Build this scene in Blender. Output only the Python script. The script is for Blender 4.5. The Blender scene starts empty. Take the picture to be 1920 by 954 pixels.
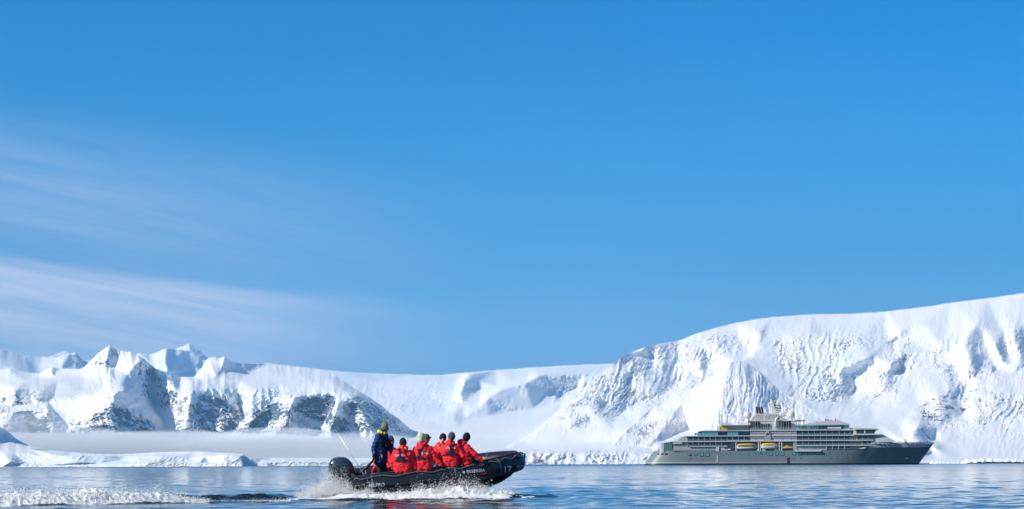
import bpy, bmesh, math, random
import numpy as np
from mathutils import Vector, Matrix, Euler
from mathutils.geometry import delaunay_2d_cdt
rad = math.radians
scene = bpy.context.scene
col = scene.collection
random.seed(7)
RNG = np.random.default_rng(7)

# ------------------------------------------------------------------ camera
F_PX = 3583.0                      # focal length in pixels of the 1920 wide photograph
CAM_H = 1.0
PITCH = rad(6.245)
ROLL = rad(-0.22)
cam_data = bpy.data.cameras.new('camera')
cam_data.sensor_width = 36.0
cam_data.lens = 36.0 * F_PX / 1920.0
cam_data.clip_start = 0.5
cam_data.clip_end = 60000
cam = bpy.data.objects.new('camera', cam_data)
col.objects.link(cam)
CAM_ROT = (Matrix.Rotation(math.pi / 2 + PITCH, 4, 'X') @ Matrix.Rotation(ROLL, 4, 'Z')).to_3x3()
cam.matrix_world = Matrix.Translation((0, 0, CAM_H)) @ CAM_ROT.to_4x4()
scene.camera = cam
_R = np.array(CAM_ROT)


def at(px, py, D):
    """world point seen at photograph pixel (px,py) and D metres ahead"""
    d = CAM_ROT @ Vector(((px - 960) / F_PX, (477 - py) / F_PX, -1))
    return Vector((0, 0, CAM_H)) + d * (D / d.y)


def at_np(px, py, D):
    v = np.stack([(px - 960) / F_PX, (477 - py) / F_PX, -np.ones_like(px)], -1)
    d = v @ _R.T
    return np.array([0, 0, CAM_H]) + d * (D / d[..., 1])[..., None]


# ------------------------------------------------------------------ sun, sky, exposure
SUN_EL = rad(33)
SUN_VEC = Vector((-math.cos(SUN_EL) * math.cos(rad(28)), -math.cos(SUN_EL) * math.sin(rad(28)), math.sin(SUN_EL)))
sun_data = bpy.data.lights.new('sun', 'SUN')
sun_data.energy = 5.0
sun_data.angle = rad(0.5)
sun_data.color = (1.0, 0.94, 0.84)
sun = bpy.data.objects.new('sun', sun_data)
sun.rotation_euler = SUN_VEC.to_track_quat('Z', 'Y').to_euler()
col.objects.link(sun)

world = bpy.data.worlds.new('World')
scene.world = world
world.use_nodes = True
wt = world.node_tree
wt.nodes.clear()


class NT:
    """tiny node-tree writer"""
    def __init__(s, tree): s.t = tree
    def n(s, kind, **kw):
        nd = s.t.nodes.new(kind)
        for k, v in kw.items():
            if k.startswith('i_'):
                key = k[2:]
                key = int(key) if key.isdigit() else key.replace('_', ' ')
                s.set(nd.inputs[key], v)
            else:
                setattr(nd, k, v)
        return nd
    def set(s, sock, v):
        if isinstance(v, bpy.types.NodeSocket): s.t.links.new(v, sock)
        else: sock.default_value = v
    def math(s, op, a, b=0.0, c=0.0, clamp=False):
        nd = s.t.nodes.new('ShaderNodeMath'); nd.operation = op; nd.use_clamp = clamp
        s.set(nd.inputs[0], a); s.set(nd.inputs[1], b)
        if op in ('MULTIPLY_ADD', 'WRAP'): s.set(nd.inputs[2], c)
        return nd.outputs[0]
    def ramp(s, fac, stops, interp='LINEAR'):
        nd = s.t.nodes.new('ShaderNodeValToRGB')
        cr = nd.color_ramp; cr.interpolation = interp
        while len(cr.elements) < len(stops): cr.elements.new(0.5)
        for e, (p, c) in zip(cr.elements, stops):
            e.position = p; e.color = (c, c, c, 1) if isinstance(c, (int, float)) else (*c, 1)
        s.set(nd.inputs[0], fac)
        return nd.outputs[0]
    def mix(s, fac, a, b, blend='MIX'):
        nd = s.t.nodes.new('ShaderNodeMix'); nd.data_type = 'RGBA'; nd.blend_type = blend
        s.set(nd.inputs[0], fac); s.set(nd.inputs[6], a); s.set(nd.inputs[7], b)
        return nd.outputs[2]
    def maprange(s, v, a, b, c=0.0, d=1.0, smooth=False):
        nd = s.t.nodes.new('ShaderNodeMapRange')
        if smooth: nd.interpolation_type = 'SMOOTHSTEP'
        s.set(nd.inputs[0], v)
        for i, q in enumerate((a, b, c, d)): s.set(nd.inputs[i + 1], q)
        return nd.outputs[0]
    def combine(s, x, y, z):
        nd = s.t.nodes.new('ShaderNodeCombineXYZ')
        for i, q in enumerate((x, y, z)): s.set(nd.inputs[i], q)
        return nd.outputs[0]
    def noise(s, vec, scale, detail=4, rough=0.5, dist=0.0, kind='FBM'):
        nd = s.t.nodes.new('ShaderNodeTexNoise'); nd.noise_type = kind
        s.set(nd.inputs['Vector'], vec); s.set(nd.inputs['Scale'], scale)
        nd.inputs['Detail'].default_value = detail; nd.inputs['Roughness'].default_value = rough
        nd.inputs['Distortion'].default_value = dist
        return nd.outputs[0]


W = NT(wt)
out = W.n('ShaderNodeOutputWorld')
bg = W.n('ShaderNodeBackground')
wt.links.new(bg.outputs[0], out.inputs[0])
sky = W.n('ShaderNodeTexSky', sky_type='NISHITA', sun_disc=False, sun_elevation=SUN_EL,
          altitude=0.0, air_density=1.0, dust_density=0.3, ozone_density=2.0)
# blender's sun_rotation runs clockwise from +Y
sky.sun_rotation = math.atan2(SUN_VEC.x, SUN_VEC.y)
geo = W.n('ShaderNodeTexCoord')
sep = W.n('ShaderNodeSeparateXYZ', i_0=geo.outputs['Generated'])
dx, dy, dz = sep.outputs
el = W.math('DIVIDE', W.math('ARCSINE', dz), rad(1))           # degrees above the horizon
az = W.math('DIVIDE', W.math('ARCTAN2', dx, dy), rad(1))       # degrees right of ahead
# the clean polar air: a deeper, more saturated blue than the texture gives
el01 = W.math('DIVIDE', el, 40.0, clamp=True)
tint = W.ramp(el01, [(0.0, (0.50, 0.82, 1.32)), (0.087, (0.32, 0.75, 1.30)), (0.147, (0.15, 0.67, 1.18)), (0.225, (0.07, 0.74, 1.31)), (0.333, (0.0, 0.74, 1.35)), (0.6, (0.22, 0.80, 1.30)), (1.0, (0.46, 0.86, 1.22))])
graded = W.mix(1.0, sky.outputs[0], tint, 'MULTIPLY')
# cirrus: streaks drawn out along the wind, thick low on the left
elw = W.math('ADD', el, W.math('MULTIPLY', az, 0.10))
elm = W.math('ADD', el, W.math('MULTIPLY', az, 0.19))
vec = W.combine(W.math('MULTIPLY', az, 0.09), W.math('MULTIPLY', elm, 1.15), 3.7)
n1 = W.noise(vec, 1.0, 10, 0.64, 0.9)
vec2 = W.combine(W.math('MULTIPLY', az, 0.07), W.math('MULTIPLY', elw, 0.40), 9.2)
n2 = W.noise(vec2, 1.0, 5, 0.55, 0.4)
wob = W.math('MULTIPLY', W.math('SUBTRACT', n2, 0.5), 1.6)
left = W.maprange(az, 0.5, -12.0, 0.0, 1.0, True)
elw2 = W.math('ADD', elw, wob)
band_low = W.math('MULTIPLY', W.maprange(elw2, 4.9, 4.0, 0.0, 1.0, True), W.maprange(el, -1.0, 3.0, 0.62, 1.0, True))
band_mid = W.math('MULTIPLY', W.math('MULTIPLY', W.maprange(elw2, 9.2, 6.6, 0.0, 1.0, True), W.maprange(elw2, 4.2, 6.2, 0.45, 1.0, True)), 0.36)
dens = W.math('MULTIPLY', left, W.math('MAXIMUM', band_low, band_mid))
streak = W.maprange(W.math('ADD', W.math('MULTIPLY', n1, 0.75), W.math('MULTIPLY', n2, 0.55)), 0.33, 0.95, 0.0, 1.0, True)
cl = W.math('MULTIPLY', dens, W.math('MULTIPLY_ADD', streak, 1.1, 0.30), clamp=True)
CLOUD_COL = (7.2, 7.9, 9.2, 1)
skyc = W.mix(W.math('MULTIPLY', cl, 1.0), graded, CLOUD_COL)
wt.links.new(skyc, bg.inputs[0])
bg.inputs[1].default_value = 0.093

scene.view_settings.view_transform = 'Standard'
scene.view_settings.look = 'None'
scene.view_settings.exposure = 0.10
scene.view_settings.gamma = 1.0
scene.render.engine = 'CYCLES'
scene.cycles.use_denoising = True
scene.cycles.max_bounces = 10
scene.cycles.volume_bounces = 8
scene.cycles.caustics_reflective = False
scene.cycles.caustics_refractive = False


# ------------------------------------------------------------------ helpers
def new_mat(name):
    m = bpy.data.materials.new(name); m.use_nodes = True
    t = m.node_tree; t.nodes.clear()
    n = NT(t)
    o = n.n('ShaderNodeOutputMaterial'); b = n.n('ShaderNodeBsdfPrincipled')
    t.links.new(b.outputs[0], o.inputs[0])
    return m, n, b, o


def tag(o, label=None, cat=None, group=None, kind=None):
    if label: o['label'] = label
    if cat: o['category'] = cat
    if group: o['group'] = group
    if kind: o['kind'] = kind
    return o


def mesh_obj(name, me, mats=None, parent=None):
    o = bpy.data.objects.new(name, me)
    if mats is not None:
        for m in (mats if isinstance(mats, (list, tuple)) else [mats]): me.materials.append(m)
    col.objects.link(o)
    if parent is not None: o.parent = parent
    return o


def empty(name, loc=(0, 0, 0), rot=(0, 0, 0)):
    o = bpy.data.objects.new(name, None); o.location = loc; o.rotation_euler = rot
    o.empty_display_size = 0.3
    col.objects.link(o)
    return o


def grid_mesh(name, P, smooth=True, uv=None):
    """P: rows x cols x 3 -> quad mesh"""
    r, c = P.shape[:2]
    me = bpy.data.meshes.new(name)
    idx = np.arange(r * c).reshape(r, c)
    q = np.stack([idx[:-1, :-1], idx[:-1, 1:], idx[1:, 1:], idx[1:, :-1]], -1).reshape(-1, 4)
    me.vertices.add(r * c); me.vertices.foreach_set('co', P.reshape(-1).astype(np.float32))
    me.loops.add(q.size); me.loops.foreach_set('vertex_index', q.reshape(-1).astype(np.int32))
    me.polygons.add(len(q)); me.polygons.foreach_set('loop_start', np.arange(0, q.size, 4, dtype=np.int32))
    me.polygons.foreach_set('loop_total', np.full(len(q), 4, np.int32))
    me.polygons.foreach_set('use_smooth', np.full(len(q), smooth))
    me.update(calc_edges=True)
    return me


def tri_mesh(name, V, T, smooth=False):
    me = bpy.data.meshes.new(name)
    V = np.asarray(V, np.float32); T = np.asarray(T, np.int32)
    me.vertices.add(len(V)); me.vertices.foreach_set('co', V.reshape(-1))
    me.loops.add(T.size); me.loops.foreach_set('vertex_index', T.reshape(-1))
    me.polygons.add(len(T)); me.polygons.foreach_set('loop_start', np.arange(0, T.size, 3, dtype=np.int32))
    me.polygons.foreach_set('loop_total', np.full(len(T), 3, np.int32))
    me.polygons.foreach_set('use_smooth', np.full(len(T), smooth))
    me.update(calc_edges=True)
    return me


# numpy perlin noise
_perm = RNG.permutation(256); _perm = np.concatenate([_perm, _perm, _perm])
_ga = RNG.uniform(0, 2 * np.pi, 256); _gx, _gy = np.cos(_ga), np.sin(_ga)


def perlin(x, y, seed=0):
    x = x + seed * 17.13; y = y + seed * 7.71
    xi = np.floor(x).astype(int); yi = np.floor(y).astype(int)
    xf = x - xi; yf = y - yi
    u = xf * xf * xf * (xf * (xf * 6 - 15) + 10); v = yf * yf * yf * (yf * (yf * 6 - 15) + 10)
    def g(ix, iy, fx, fy):
        h = _perm[(_perm[ix & 255] + iy) & 255]
        return _gx[h] * fx + _gy[h] * fy
    a = g(xi, yi, xf, yf); b = g(xi + 1, yi, xf - 1, yf)
    c = g(xi, yi + 1, xf, yf - 1); d = g(xi + 1, yi + 1, xf - 1, yf - 1)
    return ((a * (1 - u) + b * u) * (1 - v) + (c * (1 - u) + d * u) * v) * 1.5


def fbm(x, y, oct=5, gain=0.5, lac=2.03, seed=0):
    s = 0; a = 1; t = 0
    for i in range(oct):
        s = s + a * perlin(x, y, seed + i * 3); t += a
        x = x * lac; y = y * lac; a *= gain
    return s / t


def ridged(x, y, oct=5, gain=0.55, lac=2.07, seed=0):
    s = 0; a = 1; t = 0; w = 1
    for i in range(oct):
        n = 1 - np.abs(perlin(x, y, seed + i * 5)) * 1.6
        n = n * n * w; w = np.clip(n * 1.6, 0, 1)
        s = s + a * n; t += a
        x = x * lac; y = y * lac; a *= gain
    return s / t


def in_poly(px, py, poly):
    inside = np.zeros(px.shape, bool)
    n = len(poly)
    for i in range(n):
        x0, y0 = poly[i]; x1, y1 = poly[(i + 1) % n]
        if y0 == y1: continue
        c = ((y0 > py) != (y1 > py)) & (px < (x1 - x0) * (py - y0) / (y1 - y0) + x0)
        inside ^= c
    return inside


def blur(a, k):
    for ax in (0, 1):
        for _ in range(2):
            p = np.pad(a, [(k, k) if i == ax else (0, 0) for i in (0, 1)], mode='edge')
            cs = np.cumsum(p, axis=ax)
            z = np.zeros_like(np.take(cs, [0], axis=ax))
            cs = np.concatenate([z, cs], axis=ax)
            n = a.shape[ax]; w = 2 * k + 1
            a = (np.take(cs, range(w, w + n), axis=ax) - np.take(cs, range(0, n), axis=ax)) / w
    return a


# ------------------------------------------------------------------ terrain
def make_snow(name, rock_col=(0.11, 0.145, 0.185), ice=0.0, scale=1.0):
    m, n, b, o = new_mat(name)
    tc = n.n('ShaderNodeTexCoord').outputs['Object']
    at_ = n.n('ShaderNodeAttribute', attribute_name='rock').outputs['Fac']
    mp = n.n('ShaderNodeMapping', i_0=tc); mp.inputs['Scale'].default_value = (1, 1, 0.55)
    nz = n.noise(mp.outputs[0], 0.06 * scale, 9, 0.68, 0.4)
    mp2 = n.n('ShaderNodeMapping', i_0=tc); mp2.inputs['Rotation'].default_value = (0, rad(35), 0); mp2.inputs['Scale'].default_value = (0.5, 1, 2.2)
    nz2 = n.noise(mp2.outputs[0], 0.05 * scale, 8, 0.7, 0.8)
    gn = n.n('ShaderNodeNewGeometry').outputs['Normal']
    nsep = n.n('ShaderNodeSeparateXYZ', i_0=gn)
    up = n.maprange(nsep.outputs[2], 0.35, 0.85, 0.0, 1.0)
    v = n.math('ADD', at_, n.math('MULTIPLY', n.math('SUBTRACT', nz, 0.5), 1.5))
    v = n.math('ADD', v, n.math('MULTIPLY', n.math('SUBTRACT', nz2, 0.5), 2.5))
    v = n.math('SUBTRACT', v, n.math('MULTIPLY', up, 0.35))
    rock = n.maprange(v, 0.34, 0.44, 0.0, 1.0, True)
    rock = n.math('MULTIPLY', rock, n.maprange(at_, 0.03, 0.2, 0.0, 1.0))
    rc = n.mix(n.noise(tc, 0.11 * scale, 6, 0.7), (*[c * 0.55 for c in rock_col], 1), (*[c * 1.5 for c in rock_col], 1))
    sv = n.noise(tc, 0.012, 3, 0.5)
    sc = n.mix(sv, (0.90, 0.885, 0.87, 1), (0.94, 0.92, 0.895, 1))
    ia = n.n('ShaderNodeAttribute', attribute_name='ice').outputs['Fac']  # blue tint of glacier ice, also carries one painted shadow patch
    sc = n.mix(n.math('MULTIPLY', ia, 0.75), sc, (0.62, 0.78, 0.88, 1))
    n.set(b.inputs['Base Color'], n.mix(rock, sc, rc))
    n.set(b.inputs['Roughness'], 0.7)
    b.inputs['Specular IOR Level'].default_value = 0.2
    h = n.math('ADD', n.math('MULTIPLY', n.noise(tc, 0.13 * scale, 8, 0.62), 4.0 / scale), n.math('MULTIPLY', n.noise(mp2.outputs[0], 0.3 * scale, 6, 0.6), n.math('MULTIPLY', rock, 5.0 / scale)))
    bmp = n.n('ShaderNodeBump', i_Strength=0.55, i_Distance=1.0, i_Height=h)
    rg = n.n('ShaderNodeAttribute', attribute_name='rough').outputs['Fac']
    n.set(bmp.inputs['Strength'], n.maprange(rg, 0.05, 1, 0.03, 0.55))
    n.set(b.inputs['Normal'], bmp.outputs[0])
    return m


MAT_SNOW = make_snow('snow and rock', scale=0.55)
MAT_SNOW_FINE = make_snow('snow and blue ice', scale=2.0)


def terrain(name, top, bot, lines, step=(1.5, 1.2), rough=6.0, rough_polys=(), rock_polys=(), flutes=(), ice_shade_polys=(),
            warp=4.0, back=(60, 40), seed=0, x0=None, x1=None, mat=None, roll=0.0, edge_noise=1.0, roughmap_base=0.25, noise_px=15.0, vexp=1.0, soft=1, edge_pow=7, far=1.9, serac=1.5, keep=1.0, streak=1.6, slant=1.0, sharp=0.0):
    sc_ = lambda L: [(p[0], p[1], p[2] * far) for p in L]
    top = sc_(top); bot = sc_(bot); lines = [sc_(l) for l in lines]; back = (back[0] * far, back[1] * far)
    step = (step[0] * 1.18, step[1] * 1.18)
    top = np.array(top, float); bot = np.array(bot, float)
    x0 = max(top[0, 0], bot[0, 0]) if x0 is None else x0; x1 = min(top[-1, 0], bot[-1, 0]) if x1 is None else x1
    nc = int((x1 - x0) / step[0]) + 1
    xs = np.linspace(x0, x1, nc)
    ty = np.interp(xs, top[:, 0], top[:, 1]); by = np.interp(xs, bot[:, 0], bot[:, 1])
    nr = int((by - ty).max() / step[1]) + 1
    v = np.linspace(0, 1, nr) ** vexp
    py = by[None, :] + (ty - by)[None, :] * v[:, None]
    px = np.repeat(xs[None, :], nr, 0)
    # control mesh
    pts = []; edges = []; vals = []
    for ln in [list(map(tuple, top)), list(map(tuple, bot))] + list(lines):
        base = len(pts)
        for k, p in enumerate(ln):
            pts.append(Vector((p[0], p[1]))); vals.append(p[2])
            if k: edges.append((base + k - 1, base + k))
    vc, ec, fc, ovs, oes, ofs = delaunay_2d_cdt(pts, edges, [], 0, 0.01, True)
    val = np.zeros(len(vc)); known = np.zeros(len(vc), bool)
    for i, ov in enumerate(ovs):
        if ov: val[i] = vals[ov[0]]; known[i] = True
    vcn = np.array([(p.x, p.y) for p in vc])
    kk = np.array([(p.x, p.y) for p in pts]); kv = np.array(vals)
    for i in np.where(~known)[0]:      # where two lines cross
        d = np.hypot(*(kk - vcn[i]).T) + 0.1; w = 1 / d ** 3; val[i] = (w * kv).sum() / w.sum()
    # warped sampling
    amp = warp * np.clip(1 - np.abs(v - 0.5) * 2, 0, 1)[:, None] ** 0.5
    wx = px + amp * (fbm(px / 30, py / 30, 4, 0.6, seed=seed + 11) * 1.6 + fbm(px / 9, py / 9, 3, 0.6, seed=seed + 19) * 0.5)
    wy = py + amp * (fbm(px / 30, py / 30, 4, 0.6, seed=seed + 31) * 1.6 + fbm(px / 9, py / 9, 3, 0.6, seed=seed + 39) * 0.5)
    def sample(wx, wy):
        D = np.full(px.shape, np.nan)
        fx, fy = wx.reshape(-1), wy.reshape(-1); Df = D.reshape(-1)
        for A, B, C, va, vb, vc_ in tris:
            den = (B[1] - C[1]) * (A[0] - C[0]) + (C[0] - B[0]) * (A[1] - C[1])
            if abs(den) < 1e-9: continue
            lo = np.minimum(np.minimum(A, B), C); hi = np.maximum(np.maximum(A, B), C)
            sel = np.where((fx >= lo[0] - .01) & (fx <= hi[0] + .01) & (fy >= lo[1] - .01) & (fy <= hi[1] + .01))[0]
            if not len(sel): continue
            X, Y = fx[sel], fy[sel]
            a = ((B[1] - C[1]) * (X - C[0]) + (C[0] - B[0]) * (Y - C[1])) / den
            b = ((C[1] - A[1]) * (X - C[0]) + (A[0] - C[0]) * (Y - C[1])) / den
            c = 1 - a - b
            ok = (a > -1e-4) & (b > -1e-4) & (c > -1e-4)
            Df[sel[ok]] = (a * va + b * vb + c * vc_)[ok]
        D = Df.reshape(D.shape)
        for i in range(nr):                     # outside the hull: from the row neighbour
            bad = np.isnan(D[i])
            if bad.any() and not bad.all(): D[i, bad] = np.interp(xs[bad], xs[~bad], D[i, ~bad])
        for i in range(1, nr):
            if np.isnan(D[i]).all(): D[i] = D[i - 1]
        if np.isnan(D[0]).all(): D[0] = D[1]
        return D
    tris = [(vcn[f[0]], vcn[f[j]], vcn[f[j + 1]], val[f[0]], val[f[j]], val[f[j + 1]]) for f in fc for j in range(1, len(f) - 1)]
    D0 = blur(sample(px, py), 3)
    flat = np.abs(np.gradient(D0, axis=0) / np.minimum(np.gradient(py, axis=0), -1e-3)) / (D0 / F_PX)
    calm = blur(np.clip(2.2 / np.maximum(flat, .01), 0.0, 1.0), 2)        # gentle slopes keep their plain shape
    D = sample(px + (wx - px) * (0.3 + .7 * calm), py + (wy - py) * calm)
    kk_ = np.clip(calm ** 0.8 * keep + sharp, 0, 1)
    D = blur(D, soft) * kk_ + blur(D, 4) * (1 - kk_)
    flatk = blur(np.clip((np.sqrt(1 + flat ** 2) / 1.9) ** 0.75, 1.0, 2.6), 4) * 0.78
    s = D / F_PX
    R = np.full(px.shape, roughmap_base)
    qx = px + fbm(px / 14, py / 14, 4, 0.6, seed=seed + 50) * 9; qy = py + fbm(px / 14, py / 14, 4, 0.6, seed=seed + 60) * 9
    for poly, val_ in rough_polys:
        R = np.where(in_poly(qx, qy, poly), val_, R)
    R = blur(R, 4)
    rock = np.zeros(px.shape)
    for poly, val_ in rock_polys:
        rock = np.where(in_poly(qx, qy, poly), val_, rock)
    rock = blur(rock, 3)
    ice = np.zeros(px.shape)
    for poly, val_ in ice_shade_polys:
        ice = np.where(in_poly(qx, qy, poly), val_, ice)
    ice = blur(ice, 3)
    RR = np.clip(R + rock * 0.5, 0, 1.3)
    # three kinds of relief, each in its own patches: broken ridges, crevasse bands across the slope, seracs
    wpx = px + 9 * fbm(px / 40, py / 30, 3, seed=seed + 80); wpy = py + 7 * fbm(px / 40, py / 30, 3, seed=seed + 81)
    pa = np.clip(0.45 + 2.2 * fbm(wpx / 75, wpy / 48, 4, 0.6, seed=seed + 70), 0.0, 1.6)
    pb = np.clip(0.35 + 2.4 * fbm(wpx / 60, wpy / 36, 4, 0.6, seed=seed + 71), 0.0, 1.5)
    pc = np.clip(0.30 + 2.6 * fbm(wpx / 48, wpy / 30, 4, 0.6, seed=seed + 72), 0.0, 1.5)
    ang = 0.45 + 0.9 * fbm(px / 130, py / 90, 2, seed=seed + 73)
    ca, sa = np.cos(ang), np.sin(ang)
    ax_ = wpx * ca - wpy * sa; ay_ = wpx * sa + wpy * ca
    rg_ = ridged(ax_ / (noise_px * 1.25), ay_ / (noise_px * 0.62), 7, 0.60, seed=seed + 2)
    nse = -(rg_ - 0.35) * rough * RR * 1.9 * (0.10 + pa)
    cv = ridged(wpx / 34, (wpy + 0.25 * wpx) / 6.0, 4, 0.6, seed=seed + 5)
    nse += np.clip(cv - 0.55, 0, 1) * rough * np.clip(RR, 0, 1.2) * 2.4 * pb
    nse += fbm(px / 75, py / 46, 2, 0.45, seed=seed + 4) * rough * (0.10 + 1.2 * np.clip(RR, 0, 1))
    bl = np.abs(perlin((wpx + wpy) / 10.0, wpy / 4.2, seed + 8)) + 0.6 * np.abs(perlin((wpx + .6 * wpy) / 4.6, wpy / 2.3, seed + 9))
    nse += bl * rough * serac * np.clip(RR - 0.30, 0, 1) * (pc + 0.15)
    nse += (ridged(wpx / 10.0 + 3, wpy / 5.5, 4, 0.6, seed=seed + 15) - .5) * rough * 0.55 * np.clip(RR + 0.05, 0, .7) * (0.25 + pb)
    nse += np.abs(perlin(wpx / 4.2, wpy / 3.0, seed + 12)) * rough * 0.9 * np.clip(rock, 0, 1)
    for poly, a_, per, slant in flutes:
        mk = blur(np.where(in_poly(qx, qy, poly), 1.0, 0.0), 5)
        ph = (px + slant * (py - 740)) / per + fbm(px / 40, py / 60, 3, seed=seed + 21) * 1.6
        fl = np.abs(perlin(ph, py / 90.0, seed + 22)) + 0.5 * np.abs(perlin(ph * 2.2, py / 60.0, seed + 23))
        nse += fl * a_ * mk * 3.0
    ps = np.clip(0.55 + 2.2 * fbm(wpx / 95, wpy / 60, 3, 0.6, seed=seed + 74), 0.0, 1.5)
    st = ridged((wpx + (0.75 * slant) * wpy) / 15.0, (wpy - 0.35 * slant * wpx) / 48.0, 6, 0.64, seed=seed + 16)      # gullies running down the slope
    nse += -(st - .45) * rough * streak * np.clip(RR + 0.10, 0, 1) * (.15 + ps)
    nse = nse * flatk
    edge = np.clip((1 - v) * nr / 6.0, 0, 1)[:, None]
    D = D + nse * s * (0.25 + 0.75 * edge)
    py = py + edge_noise * (fbm(xs / 22.0, xs * 0 + 3.3, 5, 0.6, seed=seed) * 3.0)[None, :] * (v ** edge_pow)[:, None]
    P = at_np(px, py, D)
    # the far side of the crest, falling away
    last = P[-1]
    extra = []
    for k, (b_, dz_) in enumerate([(back[0] * .15, back[1] * .04), (back[0] * .5, back[1] * .3), (back[0], back[1]), (back[0] * 2, back[1] * 3)]):
        q = last.copy(); q[:, 1] += b_; q[:, 0] *= (q[:, 1] / last[:, 1]); q[:, 2] -= dz_; extra.append(q)
    P = np.concatenate([P, np.stack(extra)], 0)
    P[..., 2] = np.maximum(P[..., 2], -6)
    me = grid_mesh(name, P)
    ne = len(extra)
    for nm, arr in (('rock', rock), ('rough', np.clip(R + 0.5 * rock, 0, 1)), ('ice', ice)):
        full = np.concatenate([arr, np.repeat(arr[-1:], ne, 0)], 0)
        a_ = me.attributes.new(nm, 'FLOAT', 'POINT'); a_.data.foreach_set('value', full.reshape(-1).astype(np.float32))
    o = mesh_obj(name, me, mat or MAT_SNOW)
    o['kind'] = 'structure'
    return o
# far blue peaks, left horizon
terrain('distant_mountain',
        top=[(-400, 672, 9600), (-150, 650, 9400), (-60, 652, 9400), (0, 655, 9400), (25, 660, 9500), (44, 667, 9500), (80, 668, 9600), (109, 669, 9500), (118, 664, 9400), (130, 661, 9400), (142, 660, 9400), (152, 672, 9500), (175, 676, 9500),
             (230, 672, 9500), (259, 661, 9400), (280, 664, 9450), (292, 660, 9450), (302, 655, 9400), (313, 652, 9350), (330, 655, 9400), (352, 657, 9450), (381, 664, 9600), (400, 680, 9800), (520, 700, 9900)],
        bot=[(-400, 760, 8700), (520, 760, 8700)],
        lines=[[(118, 664, 9400), (112, 690, 9150), (105, 715, 8900)], [(142, 660, 9400), (150, 690, 9350)],
               [(0, 680, 9000), (30, 690, 8950), (60, 705, 8850)], [(44, 667, 9500), (70, 695, 9300)],
               [(309, 656, 9200), (308, 680, 9080), (315, 700, 8980)], [(330, 665, 9330), (345, 690, 9300), (335, 706, 9250)], [(378, 668, 9450), (372, 690, 9380)],
               [(280, 664, 9450), (292, 690, 9250)]],
        step=(1.6, 1.4), rough=3.0, rough_polys=[([(300, 655), (382, 660), (375, 706), (300, 706)], 0.8)],
        rock_polys=[([(112, 665), (150, 658), (160, 700), (105, 700)], 0.45), ([(262, 660), (306, 655), (306, 700), (262, 700)], 0.3)], back=(300, 200), far=1.6, seed=1)
terrain('distant_peak',
        top=[(290, 680, 11000), (318, 662, 11000), (333, 652, 11000), (344, 648, 11000), (354, 643, 11000), (362, 649, 11000), (372, 655, 11000), (384, 668, 11000), (400, 684, 11000)],
        bot=[(290, 720, 10500), (400, 720, 10500)],
        lines=[[(354, 643, 11000), (358, 670, 10850), (356, 700, 10700)]], step=(1.6, 1.6), rough=2.0, back=(300, 200), far=1.6, seed=2)
terrain('distant_peak',
        top=[(60, 690, 11000), (92, 668, 11000), (108, 662, 11000), (124, 657, 11000), (134, 663, 11000), (150, 690, 11000)],
        bot=[(60, 720, 10500), (150, 720, 10500)],
        lines=[], step=(2, 2), rough=2.0, back=(300, 200), far=1.6, seed=3)

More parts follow.
